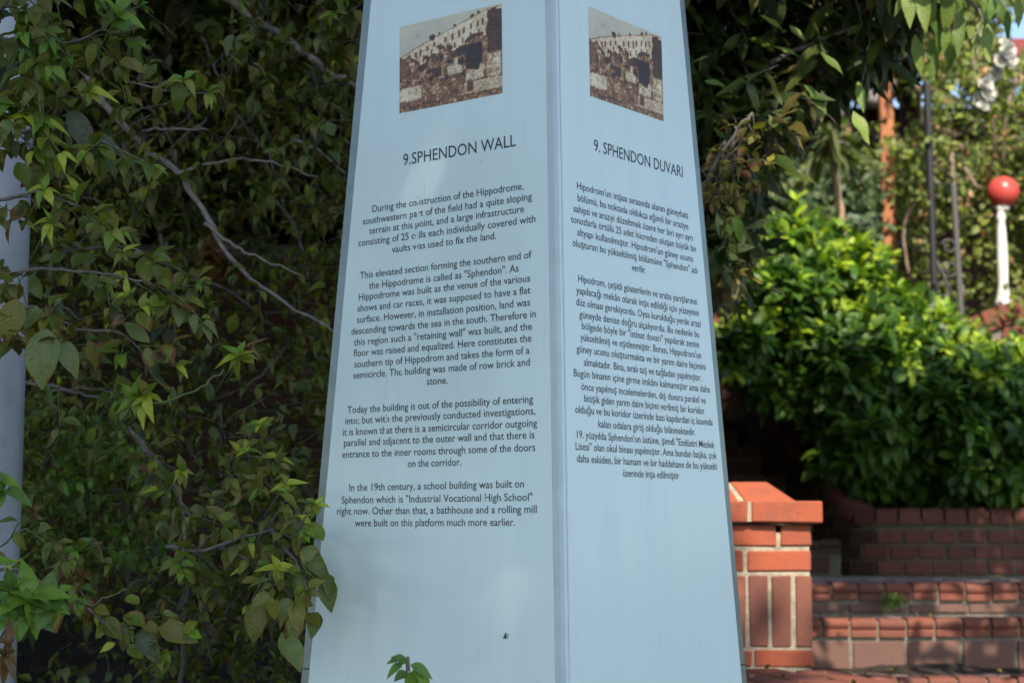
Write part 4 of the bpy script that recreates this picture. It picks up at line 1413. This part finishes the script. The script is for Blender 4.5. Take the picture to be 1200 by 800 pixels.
# ---- 4. bright green and withered sprays at the lower left
LS = thing('bright_shrub', 'shrub with bright green young leaves and withered brown ones at the lower left corner', 'shrub', (-.95, 2.8, 0))
S2 = Plant(LS, M['leaf'], M['green_stem'], 104)
branch(LS, [(-.95, 2.8, 0), (-.92, 2.8, .7), (-.90, 2.8, 1.15), (-.85, 2.8, 1.5)], .012, .005, M['bark'], 'trunk')
spray([(-50, 700), (-10, 690), (20, 690), (40, 695)], 2.75, 2.75, 3, .045, P_lgt, P_lgt, S2)
for x, y, px, n in ((12, 690, 34, 7), (35, 700, 38, 7), (22, 715, 34, 6), (55, 708, 30, 5), (2, 725, 30, 4), (5, 575, 34, 5), (-4, 560, 30, 4)):
    rosette(S2, x, y, 2.75, px, P_lgt, n)
spray([(-10, 665), (30, 672), (60, 690), (95, 708), (125, 730), (150, 740)], 3.0, 3.0, 4, .045, P_mid, P_yel, S2, big=P_big, r0=.0038)
branch(LS, [at(100, 712, 3.0), at(125, 700, 3.0), at(150, 690, 3.0)], .002, .0014, M['green_stem'], n=6)
for x0, y0, x1, y1, pal in ((120, 735, 140, 742, P_mid), (125, 722, 142, 745, P_big), (145, 720, 172, 738, P_mid), (185, 735, 228, 742, P_big), (160, 742, 188, 768, P_big), (148, 698, 165, 712, P_mid), (150, 755, 168, 776, P_mid),
                            (215, 740, 235, 728, P_yel), (220, 738, 238, 750, P_yel), (135, 753, 118, 760, P_yel), (50, 680, 42, 712, P_big), (60, 690, 66, 740, P_big)):
    a, b = at(x0, y0, 2.98), at(x1, y1, 2.96)
    S2.leaf(a, b - a, Vector((.2, -1, .5)), (b - a).length, pal)
rosette(S2, 88, 645, 3.0, 20, P_lgt, 5); rosette(S2, 80, 668, 3.0, 26, P_dead, 5); rosette(S2, 95, 680, 3.0, 22, P_dead, 4)
spray([(0, 640), (30, 620), (55, 640), (75, 665)], 3.0, 3.0, 3, .042, P_mid, P_dead, S2, m=M['green_stem'], r0=.002)
rosette(S2, 5, 768, 2.7, 20, P_dead, 6); rosette(S2, 12, 755, 2.7, 22, P_dead, 5)
S2.finish()

# ---- 5. shrub whose leaves overlap the pylon's left edge
MS = thing('middle_shrub', 'shrub with drooping grey-green leaves overlapping the left edge of the pylon', 'shrub', (-.62, 3.4, 0))
S3 = Plant(MS, M['leaf'], M['bark'], 105)
r = S3.r
branch(MS, [(-.80, 4.0, .3), (-.80, 3.95, .8), at(212, 800, 3.9), at(218, 720, 3.7), at(222, 652, 3.45)], .008, .004, M['bark'], 'trunk')
spray([(195, 640), (232, 646), (275, 632), (320, 620), (335, 614), (347, 609)], 3.45, 3.2, 6, .046, P_mid, P_yel, S3)
spray([(318, 620), (332, 640), (345, 655), (354, 670)], 3.3, 3.18, 4, .044, P_mid, P_mid, S3)
spray([(255, 640), (290, 655), (320, 668), (335, 690)], 3.4, 3.25, 5, .046, P_mid, P_yel, S3)
spray([(150, 500), (180, 540), (205, 580), (225, 640), (235, 660)], 3.7, 3.5, 9, .050, P_mid, P_mid, S3, big=P_big)
spray([(160, 510), (200, 560), (215, 600), (215, 640)], 3.6, 3.4, 6, .046, P_mid, P_yel, S3)
spray([(300, 640), (318, 600), (320, 560), (310, 530)], 3.5, 3.4, 7, .048, P_mid, P_yel, S3)
spray([(255, 600), (270, 560), (300, 560), (330, 580)], 3.5, 3.4, 5, .044, P_mid, P_yel, S3)
for x0, y0, x1, y1, pal in ((360, 612, 380, 640, P_mid), (356, 640, 376, 668, P_mid), (360, 652, 384, 668, P_mid), (384, 672, 388, 696, P_mid), (380, 675, 390, 712, P_mid), (354, 682, 350, 712, P_mid), (338, 700, 330, 728, P_mid), (346, 702, 352, 736, P_mid),
                            (372, 716, 366, 744, P_mid), (360, 718, 376, 738, P_mid), (318, 700, 322, 730, P_mid), (300, 705, 298, 750, P_mid), (310, 690, 306, 735, P_mid), (350, 720, 340, 755, P_mid), (330, 740, 352, 790, P_dark)):
    a, b = at(x0, y0, 3.16), at(x1, y1, 3.13)
    S3.leaf(a, b - a, Vector((.2, -1, .4)), (b - a).length, pal)
rosette(S3, 370, 592, 3.12, 14, P_yel, 6); rosette(S3, 336, 568, 3.3, 14, P_yel, 7); rosette(S3, 326, 666, 3.2, 18, P_yel, 7); rosette(S3, 214, 552, 3.4, 15, P_yel, 8); rosette(S3, 325, 537, 3.4, 18, P_yel, 2)
S3.stems.append(([at(360, 655, 3.18), at(352, 640, 3.2), at(330, 622, 3.25)], [.0016, .0018, .002]))
for k in range(50):                                      # lower filling
    p = at(r.uniform(170, 400), r.uniform(650, 860), r.uniform(3.7, 4.3))
    S3.twig(p, rv(r) + Vector((0, -.4, .2)), .12, 4, .05, P_dark, tip=P_mid, ros=3, rad=.0016)
for k in range(60):
    p = at(r.uniform(200, 360), r.uniform(470, 720), r.uniform(3.6, 4.4))
    S3.twig(p, rv(r) + Vector((0, -.4, -.2)), .10, 4, .045, P_dark, tip=P_mid, ros=2, rad=.0014)
S3.finish()

# ---- 6. low yellow-green ground shrub, lower left behind
GS = thing('small_leaved_shrub', 'low shrub of small green leaves around the wooden stake', 'shrub', at(75, 640, 4.2))
S4 = Plant(GS, M['leaf'], M['green_stem'], 106)
r = S4.r
for k in range(170):
    p = at(r.uniform(0, 170), r.uniform(480, 660) , r.uniform(4.1, 4.6))
    S4.twig(p, rv(r) + Vector((0, -.2, .2)), .12, 6, .034, P_mid if r.random() < .55 else P_lgt, tip=P_yel if r.random() < .2 else P_lgt, ros=2, rad=.0012)
S4.finish(n_ind=200)

# ---- 7. seedling in front of the pylon
SD = thing('seedling', 'small green shoot poking up in front of the pylon at the bottom', 'plant', (at(478, 800, 2.75).x, 2.75, 0.03))
S5 = Plant(SD, M['leaf'], M['green_stem'], 107)
base = at(476, 805, 2.75); top = at(480, 786, 2.75)
link('stem', pymesh('stem', *tube_data(smooth_path([(base.x - .02, 2.75, .03), (base.x - .01, 2.75, .7), base, top], 6), .0022, 6), True), SD, mat=M['bark'])
for x0, y0, x1, y1 in ((479, 778, 463, 766), (472, 776, 455, 785), (481, 778, 503, 782), (484, 782, 506, 800), (478, 787, 463, 794), (482, 786, 494, 806), (474, 770, 462, 766), (482, 786, 478, 806)):
    a, b = at(x0, y0, 2.75), at(x1, y1, 2.73)
    S5.leaf(a, b - a, Vector((.1, -.7, .7)), (b - a).length * 1.05, P_lgt)
S5.finish(stem_name='twigs', min_px=4)

# ---- 8. dark long-leaved tree at the right, hanging over the stairs
LT = thing('long_leaved_tree', 'tree with long dark drooping leaves directly right of the pylon, overhanging the stairs', 'tree', (.95, 6.15, 1.0))
T1 = Plant(LT, M['leaf_long'], M['bark'], 108)
branch(LT, [(.36, 6.1, .9), (.34, 6.1, 1.8), (.42, 6.0, 2.6), (.6, 5.8, 3.4), (.95, 5.4, 4.2)], .075, .04, M['bark'], 'trunk', n=12)
branch(LT, [(.45, 5.95, 2.8), (.8, 5.5, 3.35), (1.3, 5.1, 3.8), (1.9, 4.8, 4.1)], .03, .012, M['bark'])
branch(LT, [(.5, 5.9, 3.0), (.9, 5.7, 3.5), (1.5, 5.7, 3.9), (2.2, 5.5, 4.3)], .03, .012, M['bark'])
branch(LT, [at(835, 130, 5.3), at(870, 100, 5.1), at(930, 60, 5.0), at(1010, 30, 4.9)], .012, .005, M['bark'])
def lerp_tab(tab, x):
    for (a, ya), (b, yb) in zip(tab[:-1], tab[1:]):
        if x <= b: return ya + (yb - ya) * max(0, (x - a)) / (b - a)
    return tab[-1][1]
r = T1.r
def lt_ok(px, py):
    """hanging skirt of the crown as seen: deep beside the pylon, shallow further right"""
    return py < lim_y(px) + 14 * math.sin(px * .09)
def lim_y(px):
    return lerp_tab([(700, 345), (850, 345), (880, 300), (905, 175), (950, 120), (990, 95), (1030, 75), (1060, 50), (1085, 0), (1110, -35), (1300, -45)], px)
cnt = 0
def skirt(p):
    px, py, dp = to_px(p)
    return py < lim_y(px) + 4
T1.allow = skirt
while cnt < 1350:
    px, py, Y = r.uniform(700, 1075), r.uniform(-160, 400), r.uniform(4.7, 6.3)
    if not lt_ok(px, py): continue
    p = at(px, py - 25, Y)
    v = float(vnoise(np.array([[p.x, p.y, p.z]]), 5, 3.2)[0])
    if v < .36: continue
    T1.twig(p, rv(r, .8) + Vector((.35, -.3, -.35)), r.uniform(.12, .28), r.randint(3, 6), r.uniform(.085, .145), P_lance if r.random() < .86 else P_olive, up=Vector((0, -.5, .8)), ros=r.randint(2, 4), droop=.55, rad=.0025, stem=cnt % 2 == 0)
    cnt += 1
# crown above the frame: throws the dappled shade on stairs, planter and lower bush
def q_of(p): return .72 * p.z + .69 * p.y
def keep_sun(p):
    """gaps in the crown where the sun gets through to the pillar and the bush top"""
    q = .72 * p.z + .69 * p.y
    x = p.x
    if x < .98 and q < 5.05: return False
    if x > .9 and q > 7.5 + .12 * (x - 1.6): return False
    return True
for k in range(2300):
    p = Vector((r.uniform(.2, 3.3), r.uniform(4.2, 6.6), r.uniform(3.25, 5.2)))
    if p.z < EYE + p.y * .345 + .05: continue
    if not keep_sun(p): continue
    v = float(vnoise(np.array([[p.x, p.y, p.z]]), 9, 2.6)[0])
    if v < (.34 if (q_of(p) > 6.35 and p.x < 2.2) or p.x < .95 else .54): continue
    T1.twig(p, rv(r, .8) + Vector((.1, -.2, -.3)), .26, 5, .17, P_lance, up=Vector((0, -.3, .9)), ros=3, droop=.45, stem=False)
T1.allow = None
# hanging cluster, top right, its sunlight put into the paler leaf colour
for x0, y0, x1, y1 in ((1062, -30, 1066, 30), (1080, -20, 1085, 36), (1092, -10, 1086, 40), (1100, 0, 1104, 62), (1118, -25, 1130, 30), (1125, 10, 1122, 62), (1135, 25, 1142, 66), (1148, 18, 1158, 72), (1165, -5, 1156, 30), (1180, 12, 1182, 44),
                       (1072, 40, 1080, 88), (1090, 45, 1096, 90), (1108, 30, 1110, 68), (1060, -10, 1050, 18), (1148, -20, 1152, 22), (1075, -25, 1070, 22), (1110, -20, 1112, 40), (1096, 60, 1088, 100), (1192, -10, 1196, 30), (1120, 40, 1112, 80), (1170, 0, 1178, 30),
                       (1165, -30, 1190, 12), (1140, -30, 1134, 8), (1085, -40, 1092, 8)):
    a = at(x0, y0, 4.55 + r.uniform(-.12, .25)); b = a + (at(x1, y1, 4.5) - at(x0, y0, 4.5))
    T1.leaf(a, b - a, Vector((r.uniform(-.5, .5), -1, .3)), (b - a).length * 1.1, P_lance_lit)
branch(LT, [(1.0, 5.0, 3.5), at(1060, -60, 4.6), at(1110, -20, 4.55), at(1150, 20, 4.55), at(1135, 50, 4.55)], .010, .0025, M['bark'])
branch(LT, [at(1110, -20, 4.55), at(1180, -20, 4.55), at(1200, 0, 4.6)], .004, .0025, M['green_stem'])
# scattered outer leaves on the dark skirt, sun flecks painted by the paler tint
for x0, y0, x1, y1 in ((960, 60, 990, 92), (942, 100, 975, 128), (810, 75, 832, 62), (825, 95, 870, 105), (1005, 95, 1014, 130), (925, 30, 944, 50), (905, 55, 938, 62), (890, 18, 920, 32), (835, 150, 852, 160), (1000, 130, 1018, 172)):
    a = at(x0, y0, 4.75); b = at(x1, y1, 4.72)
    T1.leaf(a, b - a, Vector((0, -.7, .8)), (b - a).length, P_lance_lit)
T1.finish()

# ---- 9. yellowish twig beside the pylon
YT = thing('yellowing_shrub', 'sparse shrub with yellow and reddish curled leaves just right of the pylon', 'shrub', (.50, 4.35, PZB))
S6 = Plant(YT, M['leaf'], M['bark'], 109)
r = S6.r
branch(YT, [(.50, 4.4, 1.1), (.50, 4.4, 1.8), at(822, 260, 4.35), at(835, 200, 4.3), at(866, 150, 4.3), at(882, 132, 4.3)], .010, .0025, M['bark'], 'trunk')
for x, y in [(882, 132), (876, 142), (868, 150), (862, 160), (872, 162), (850, 165), (845, 178), (858, 178), (838, 190), (830, 175), (876, 178), (884, 186), (870, 190), (880, 196), (866, 200), (842, 205), (830, 215), (836, 228), (850, 232), (840, 245), (828, 238), (858, 200), (822, 200), (826, 225), (846, 215)]:
    p = at(x, y, 4.3 + r.uniform(-.06, .08))
    S6.twig(p, rv(r) + Vector((.2, -.4, .1)), .05, 3, .040, P_twig, tip=P_twig, ros=3, rad=.0014)
    S6.stems.append(([p, p.lerp(at(846, 195, 4.32), .6), at(842, 205, 4.33)], [.0014, .0018, .002]))
for x0, y0, x1, y1, pal in ((874, 188, 886, 196, P_red), (880, 192, 888, 203, P_red), (870, 200, 880, 208, P_red), (850, 242, 864, 250, P_yel), (858, 255, 874, 274, P_lgt), (852, 262, 856, 276, P_yel), (863, 186, 872, 190, P_red)):
    a, b = at(x0, y0, 4.25), at(x1, y1, 4.24)
    S6.leaf(a, b - a, Vector((.2, -1, .4)), (b - a).length * 1.1, pal)
S6.finish(min_px=5)

# ---- 10. the big bright bush over the planter wall
BB = thing('laurel_bush', 'large bright green glossy bush, sunlit on top, spilling over the brick planter wall', 'bush', (2.3, 9.0, 1.62))
B1 = Plant(BB, M['leaf_gloss'], M['green_stem'], 110)
for k in range(9):
    x = 1.75 + .22 * k
    branch(BB, [(x, 9.1, 1.55), (x + B1.r.uniform(-.1, .1), 9.0, 2.0), (x + B1.r.uniform(-.25, .2), 8.9, 2.4)], .018, .006, M['bark'], 'stem')
r = B1.r
prof_top = [(840, 420), (860, 400), (885, 335), (905, 275), (925, 245), (950, 250), (975, 265), (1010, 292), (1040, 320), (1080, 350), (1110, 368), (1140, 392), (1180, 405), (1210, 415), (1300, 440)]
prof_bot = [(840, 425), (860, 428), (880, 448), (920, 492), (960, 538), (1000, 574), (1050, 590), (1110, 597), (1200, 604), (1300, 604)]
cnt = 0
while cnt < 3050:
    px = r.uniform(845, 1300) if cnt < 2450 else r.uniform(1290, 1560); y0, y1 = lerp_tab(prof_top, px), lerp_tab(prof_bot, px)
    t = r.random()
    py = y0 + 10 + (y1 - y0 - 22) * t
    # the crown bulges towards the camera half way up and falls back to the top
    front = 8.75 - .42 * math.sin(math.pi * min(1, t * .9 + .1)) + .35 * (1 - t) ** 2 - .10 * math.sin(px * .045) + .08 * math.sin(py * .06 + px * .03)
    Y = front + r.random() ** 1.6 * .85
    p = at(px, py, Y)
    v = float(vnoise(np.array([[p.x, p.y, p.z]]), 7, 4.6)[0])
    if v < .38 and Y < front + .55: continue
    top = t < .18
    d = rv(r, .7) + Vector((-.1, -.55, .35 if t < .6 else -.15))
    B1.twig(p, d, r.uniform(.06, .13), r.randint(4, 6), r.uniform(.095, .142), P_laur, tip=P_laur_lit if (top or r.random() < .5) and t < .5 - (px - 900) * .0006 else P_laur, ros=5, up=Vector((0, -.5, .9)), spread=.75, droop=.12, rad=.0022, stem=cnt % 3 == 0)  # upper left tips take the sunlit tint, so the bush top looks brighter
    cnt += 1
B1.finish()

# ---- 11. vines over the fence and trellis
BT = thing('shade_tree', 'dark leafy tree behind the red house vines, top right between the long leaves', 'tree', (2.3, 12.0, 2.3))
B2 = Plant(BT, M['leaf'], M['bark'], 123)
branch(BT, [(2.3, 12.0, 2.2), (2.25, 12.0, 3.4), (2.35, 12.0, 4.6), (2.2, 12.0, 6.2)], .09, .04, M['bark'], 'trunk', jit=.02, n=10)
r = B2.r
for k in range(900):
    px, py = r.uniform(860, 1135), r.uniform(-260, 95)
    p = at(px, py, r.uniform(11.6, 12.3))
    B2.twig(p, rv(r), .3, 6, .12, P_dark, ros=3, stem=False)
B2.finish(n_ind=0)

VN = thing('climbing_vine', 'tangled climbing vine with small yellow-green and reddish leaves over the far terrace fence', 'vine', (2.6, 10.9, 2.3))
V1 = Plant(VN, M['leaf'], M['bark_pale'], 111)
r = V1.r
for pts in ([(1090, 160), (1105, 152), (1125, 158), (1145, 140)], [(1125, 170), (1130, 195), (1142, 215), (1150, 222)], [(1115, 180), (1118, 240), (1122, 300), (1130, 345)], [(1140, 70), (1150, 110), (1165, 150), (1160, 210)], [(1095, 190), (1090, 220), (1060, 260), (1065, 320)],
            [(1195, 80), (1180, 130), (1175, 200)], [(1075, 100), (1080, 140), (1100, 190), (1120, 210)]):
    branch(VN, [at(x, y, 10.0 + r.uniform(-.1, .3)) for x, y in pts], .016, .008, M['bark_pale'], 'stem', n=6)
cnt = 0
while cnt < 3500:
    px, py, Y = (r.uniform(925, 1330) if cnt < 2850 else r.uniform(1320, 1560)), r.uniform(-40, 385), r.uniform(10.0, 11.8)
    if px < 1000 and py < 190: continue
    if px < 1130 and py > 350: continue
    if 1165 < px and 10 < py < 75 : continue
    den = 1.0
    if px < 1075 and py < 160: den = .12
    if 1120 < px < 1180 and 105 < py < 160: den = .5
    if py > 255 and 1125 < px < 1168: den = .35
    if 1045 < px < 1085 and 255 < py < 330: den = .45
    if r.random() > den: continue
    if abs(px - 1041) < 26 and (195 < py < 340 or py < 150) and Y < 10.97: continue
    if abs(px - 983) < 16 and py > 150 and Y < 10.2: continue
    if abs(px - 1176) < 42 and 110 < py < 345 and Y < 10.3: continue
    p = at(px, py, Y)
    v = float(vnoise(np.array([[p.x, p.y, p.z]]), 13, 3.0)[0])
    if v < .42: continue
    pal = P_vine
    if px < 1040 and py > 190: pal = P_grey if v > .5 else P_vine
    V1.twig(p, rv(r) + Vector((0, -.3, -.3)), .16, 5, r.uniform(.040, .065) if pal is P_vine else .09, pal, ros=2, droop=.3, rad=.003, stem=cnt % 2 == 0, up=Vector((0, -.9, .5)))
    cnt += 1
V1.finish()

# ---- 12. palm-like trunk with hanging blades
YU = thing('yucca_tree', 'thin leaning pale trunk with hanging narrow blades behind the bush', 'tree', (at(990, 300, 9.6).x, 9.6, 2.3))
Y1 = Plant(YU, M['leaf'], M['bark_pale'], 112)
a, b = at(990, 300, 9.6), at(974, 165, 9.6)
a0 = a + (b - a) * ((2.25 - a.z) / (b.z - a.z))
branch(YU, [a0, a, a.lerp(b, .5), b], .030, .022, M['trunk_pale'], 'trunk', jit=.004, n=10)
P_blade = palette([(.09, .13, .05), (.14, .16, .06), (.06, .09, .03)], 19, 8, .09, (0, .3), shape='lance', curl=.5, ns=6)
for k in range(50):
    an = Y1.r.uniform(0, 6.28)
    Y1.leaf(b + Vector((0, 0, Y1.r.uniform(-.05, .12))), Vector((math.cos(an) * 1.0, math.sin(an), Y1.r.uniform(-1.2, .5))), Vector((0, 0, 1)), Y1.r.uniform(.22, .42), P_blade)
Y1.finish()

# ---- 13. white climbing rose
RO = thing('climbing_rose', 'climbing rose with full white blossoms in the sun at the top right', 'rose bush', at(1165, 130, 8.6))
R1 = Plant(RO, M['leaf'], M['green_stem'], 113)
P_white = palette([(.86, .85, .80), (.88, .87, .84)], 20, 6, 1.1, (0, 0), curl=-.5, fold=.4, ns=3)
P_cream = palette([(.75, .60, .36), (.70, .55, .30)], 22, 4, .9, (0, .4), curl=-.4, fold=.5, ns=3)
r = R1.r
for x, y, px, pal in ((1180, 60, 11, P_white), (1172, 72, 10, P_white), (1184, 74, 9, P_white), (1166, 86, 9, P_white), (1158, 84, 6, P_cream), (1150, 92, 6, P_cream), (1154, 100, 10, P_white), (1158, 111, 10, P_white), (1149, 116, 10, P_white), (1152, 124, 8, P_white), (1176, 20 + 30, 7, P_white)):
    c = at(x, y, 8.6 + r.uniform(-.05, .05))
    f = Plant(RO, M['petal'], M['green_stem'], int(x * y))
    sz = px * 1.12 / F_PX * 8.6
    f.stems.append(([c + Vector((.03, .08, -.03)), c + Vector((.01, .03, -.01)), c], [.003, .003, .004]))
    VV, T, LC, F3, F4, off = [], [], [], [], [], 0
    for ring_, (n, el, s) in enumerate(((7, .10, 1.0), (8, .45, .88), (7, .85, .68), (5, 1.2, .48))):
        for k in range(n):
            a = k * 2 * math.pi / n + ring_ * .5 + r.uniform(-.2, .2)
            ax = Vector((math.cos(a), 0, math.sin(a))); out = Vector((r.uniform(-.2, .2), -1, .25))
            d = ax * math.cos(el) + out * math.sin(el)
            x_, y_, z_ = frame(d, out)
            tp = r.choice(pal)
            v = tp['V'] @ np.array([tuple(x_), tuple(y_), tuple(z_)]) * (sz * s) + np.array(tuple(c))
            VV.append(v); T.append(tp['T']); LC.append(tp['L']); F3.append(tp['F3'] + off); F4.append(tp['F4'] + off); off += len(v)
    b_ = wloc(RO)
    me = npmesh('flower', np.concatenate(VV) - np.array(tuple(b_)), [np.concatenate(F3), np.concatenate(F4)], np.concatenate(T), np.concatenate(LC))
    link('flower', me, RO, b_, mat=M['petal'])
    R1.stems += f.stems
branch(RO, [(2.85, 8.75, 1.6), (2.80, 8.7, 2.6), at(1215, 240, 8.75), at(1195, 150, 8.7), at(1160, 110, 8.65), at(1172, 80, 8.65), at(1185, 50, 8.65)], .008, .003, M['green_stem'], 'stem')
branch(RO, [at(1165, 120, 8.66), at(1140, 90, 8.7), at(1150, 60, 8.7)], .004, .002, M['green_stem'], 'stem')
for k in range(26):
    t = r.random()
    R1.twig(at(1150 + 35 * r.random(), 45 + 110 * t, 8.72), rv(r) + Vector((0, -.2, -.2)), .10, 4, .05, P_vine, ros=2, rad=.002)
R1.finish(n_ind=120)

# ---- 14. small weed on the lower tread, fallen leaves
WD = thing('small_weed', 'small green weed growing in the joint between the two lower steps', 'weed', at(1040, 712, 6.95))
W1 = Plant(WD, M['leaf'], M['green_stem'], 114)
for k in range(11):
    p = at(1030 + 24 * W1.r.random(), 712 - 3 * W1.r.random(), 6.98)
    W1.twig(p, Vector((W1.r.uniform(-.2, .8), -.3, .9)), .05, 4, .026, P_lgt, ros=2, rad=.001)
W1.finish(min_px=4)
P_fall = palette([(.42, .30, .05), (.30, .16, .05)], 23, 4, .5, (.1, .6))
for x, y, zz, what in ((1088, 716, 1.185, 'on the second tread'), (1022, 713, 1.185, 'beside the small weed'), (884, 790, PZB + .006, 'at the foot of the pillar'), (1045, 786, .99, 'below the block riser, left'), (1120, 786, .99, 'below the block riser, middle'), (1168, 784, .99, 'below the block riser, right')):
    p = on_z(x, y, zz + .006)
    if zz > 1.1 and zz < 1.2 and y < 750: p = Vector((at(x, y, 6.85).x, 6.85, 1.19))
    if zz < 1: p = Vector((at(x, y, 6.5).x, 6.5, 1.0))
    tp = rng.choice(P_fall)
    me = npmesh('fallen_leaf', tp['V'], [tp['F3'], tp['F4']], tp['T'], tp['L'])
    o = link('fallen_leaf', me, None, p, (rng.uniform(-.3, .3), rng.uniform(-.3, .3), rng.uniform(0, 6)), (.038, .038, .038), M['leaf'])
    tag(o, 'small yellow-brown fallen leaf lying ' + what, 'leaf', 'fallen leaves on the steps')

LL = []
r = random.Random(77)
for k in range(60):
    w_ = r.choice((0, 1, 1, 2, 3))
    if w_ == 0: p = Vector((r.uniform(1.2, 2.4), 6.66 - r.random() ** 2 * .15, .992))
    elif w_ == 1: p = Vector((r.uniform(.95, 2.4), 7.03 - r.random() ** 2 * .15, 1.188))
    elif w_ == 2: p = Vector((r.uniform(1.0, 2.6), 8.40 - r.random() ** 2 * .6, 1.312))
    else: p = Vector((r.uniform(.5, .95), r.uniform(4.5, 5.04), PZB + .008))
    LL.append((p, *frame(Vector((r.uniform(-1, 1), r.uniform(-1, 1), r.uniform(-.2, .2))), Vector((0, 0, 1))), r.uniform(.018, .034), r.choice(P_fall + P_dead[:4])))
VV, T, LC, F3, F4, off = [], [], [], [], [], 0
for p, x_, y_, z_, sz, tp in LL:
    v = tp['V'] @ np.array([tuple(x_), tuple(y_), tuple(z_)]) * sz + np.array(tuple(p))
    VV.append(v); T.append(tp['T']); LC.append(tp['L']); F3.append(tp['F3'] + off); F4.append(tp['F4'] + off); off += len(v)
me = npmesh('leaf_litter', np.concatenate(VV), [np.concatenate(F3), np.concatenate(F4)], np.concatenate(T), np.concatenate(LC))
tag(link('leaf_litter', me, mat=M['leaf']), 'scattered tiny dry leaf bits in the corners of the brick steps', 'leaf litter', kind='stuff')

# ---- 15. the street tree behind the camera that shades pylon and hedge
KT = thing('street_tree', 'tall street tree across the road whose crown shades the pylon', 'tree', (-3.4, -3.6, 0))
K1 = Plant(KT, M['leaf'], M['bark'], 115)
branch(KT, [(-3.4, -3.6, 0), (-3.3, -3.5, 2.5), (-2.9, -3.1, 5), (-2.2, -2.6, 7.5), (-1.8, -2.3, 9.5)], .22, .07, M['bark'], 'trunk', jit=.02, n=14)
branch(KT, [(-3.0, -3.2, 4.6), (-1.8, -2.8, 6.6), (-.6, -2.6, 8.3)], .09, .03, M['bark'])
branch(KT, [(-3.2, -3.4, 4.0), (-4.0, -3.0, 6.6), (-4.3, -2.6, 8.6)], .09, .03, M['bark'])
r = K1.r
qd = Vector((0, .69, .72))
HOLES = []                                               # gaps in the crown that let faint dapples through
for side, u, v, hr in (('L', .30, .80, .12), ('L', .15, .70, .11), ('L', .22, .93, .09), ('R', .40, .60, .07)):
    c = face_pt(side, u, EYE + v)
    HOLES.append((c.x, .69 * c.y + .72 * c.z, hr))
HOLES.append((.57, 4.76, .17))
for k in range(9500):
    x, q, t = r.uniform(-5.6, .95), r.uniform(1.3, 8.4), 8.0 + r.uniform(-1.3, 1.3)
    if x < -.75 and float(vnoise(np.array([[x, q, t]]), 31, 1.9)[0]) < .30: continue
    if any(math.hypot(x - hx, q - hq) < hr for hx, hq, hr in HOLES): continue
    e = ((x + 2.2) / 3.6) ** 2 + ((q - 5) / 4.2) ** 2
    if e > 1.15: continue
    x2 = x + SUN_DIR.x * t
    p = Vector((x2, 0, 0)) + qd * q + Vector((0, SUN_DIR.y, SUN_DIR.z)) * t
    lim = .67
    if x > lim - .06 + .05 * math.sin(q * 5) and not (4.08 < q < 4.42 and x < .95 and r.random() < .22): continue
    
    K1.twig(p, rv(r, 1), .28, 5, .17, P_tree, ros=2, stem=False)
K1.finish(n_ind=0)
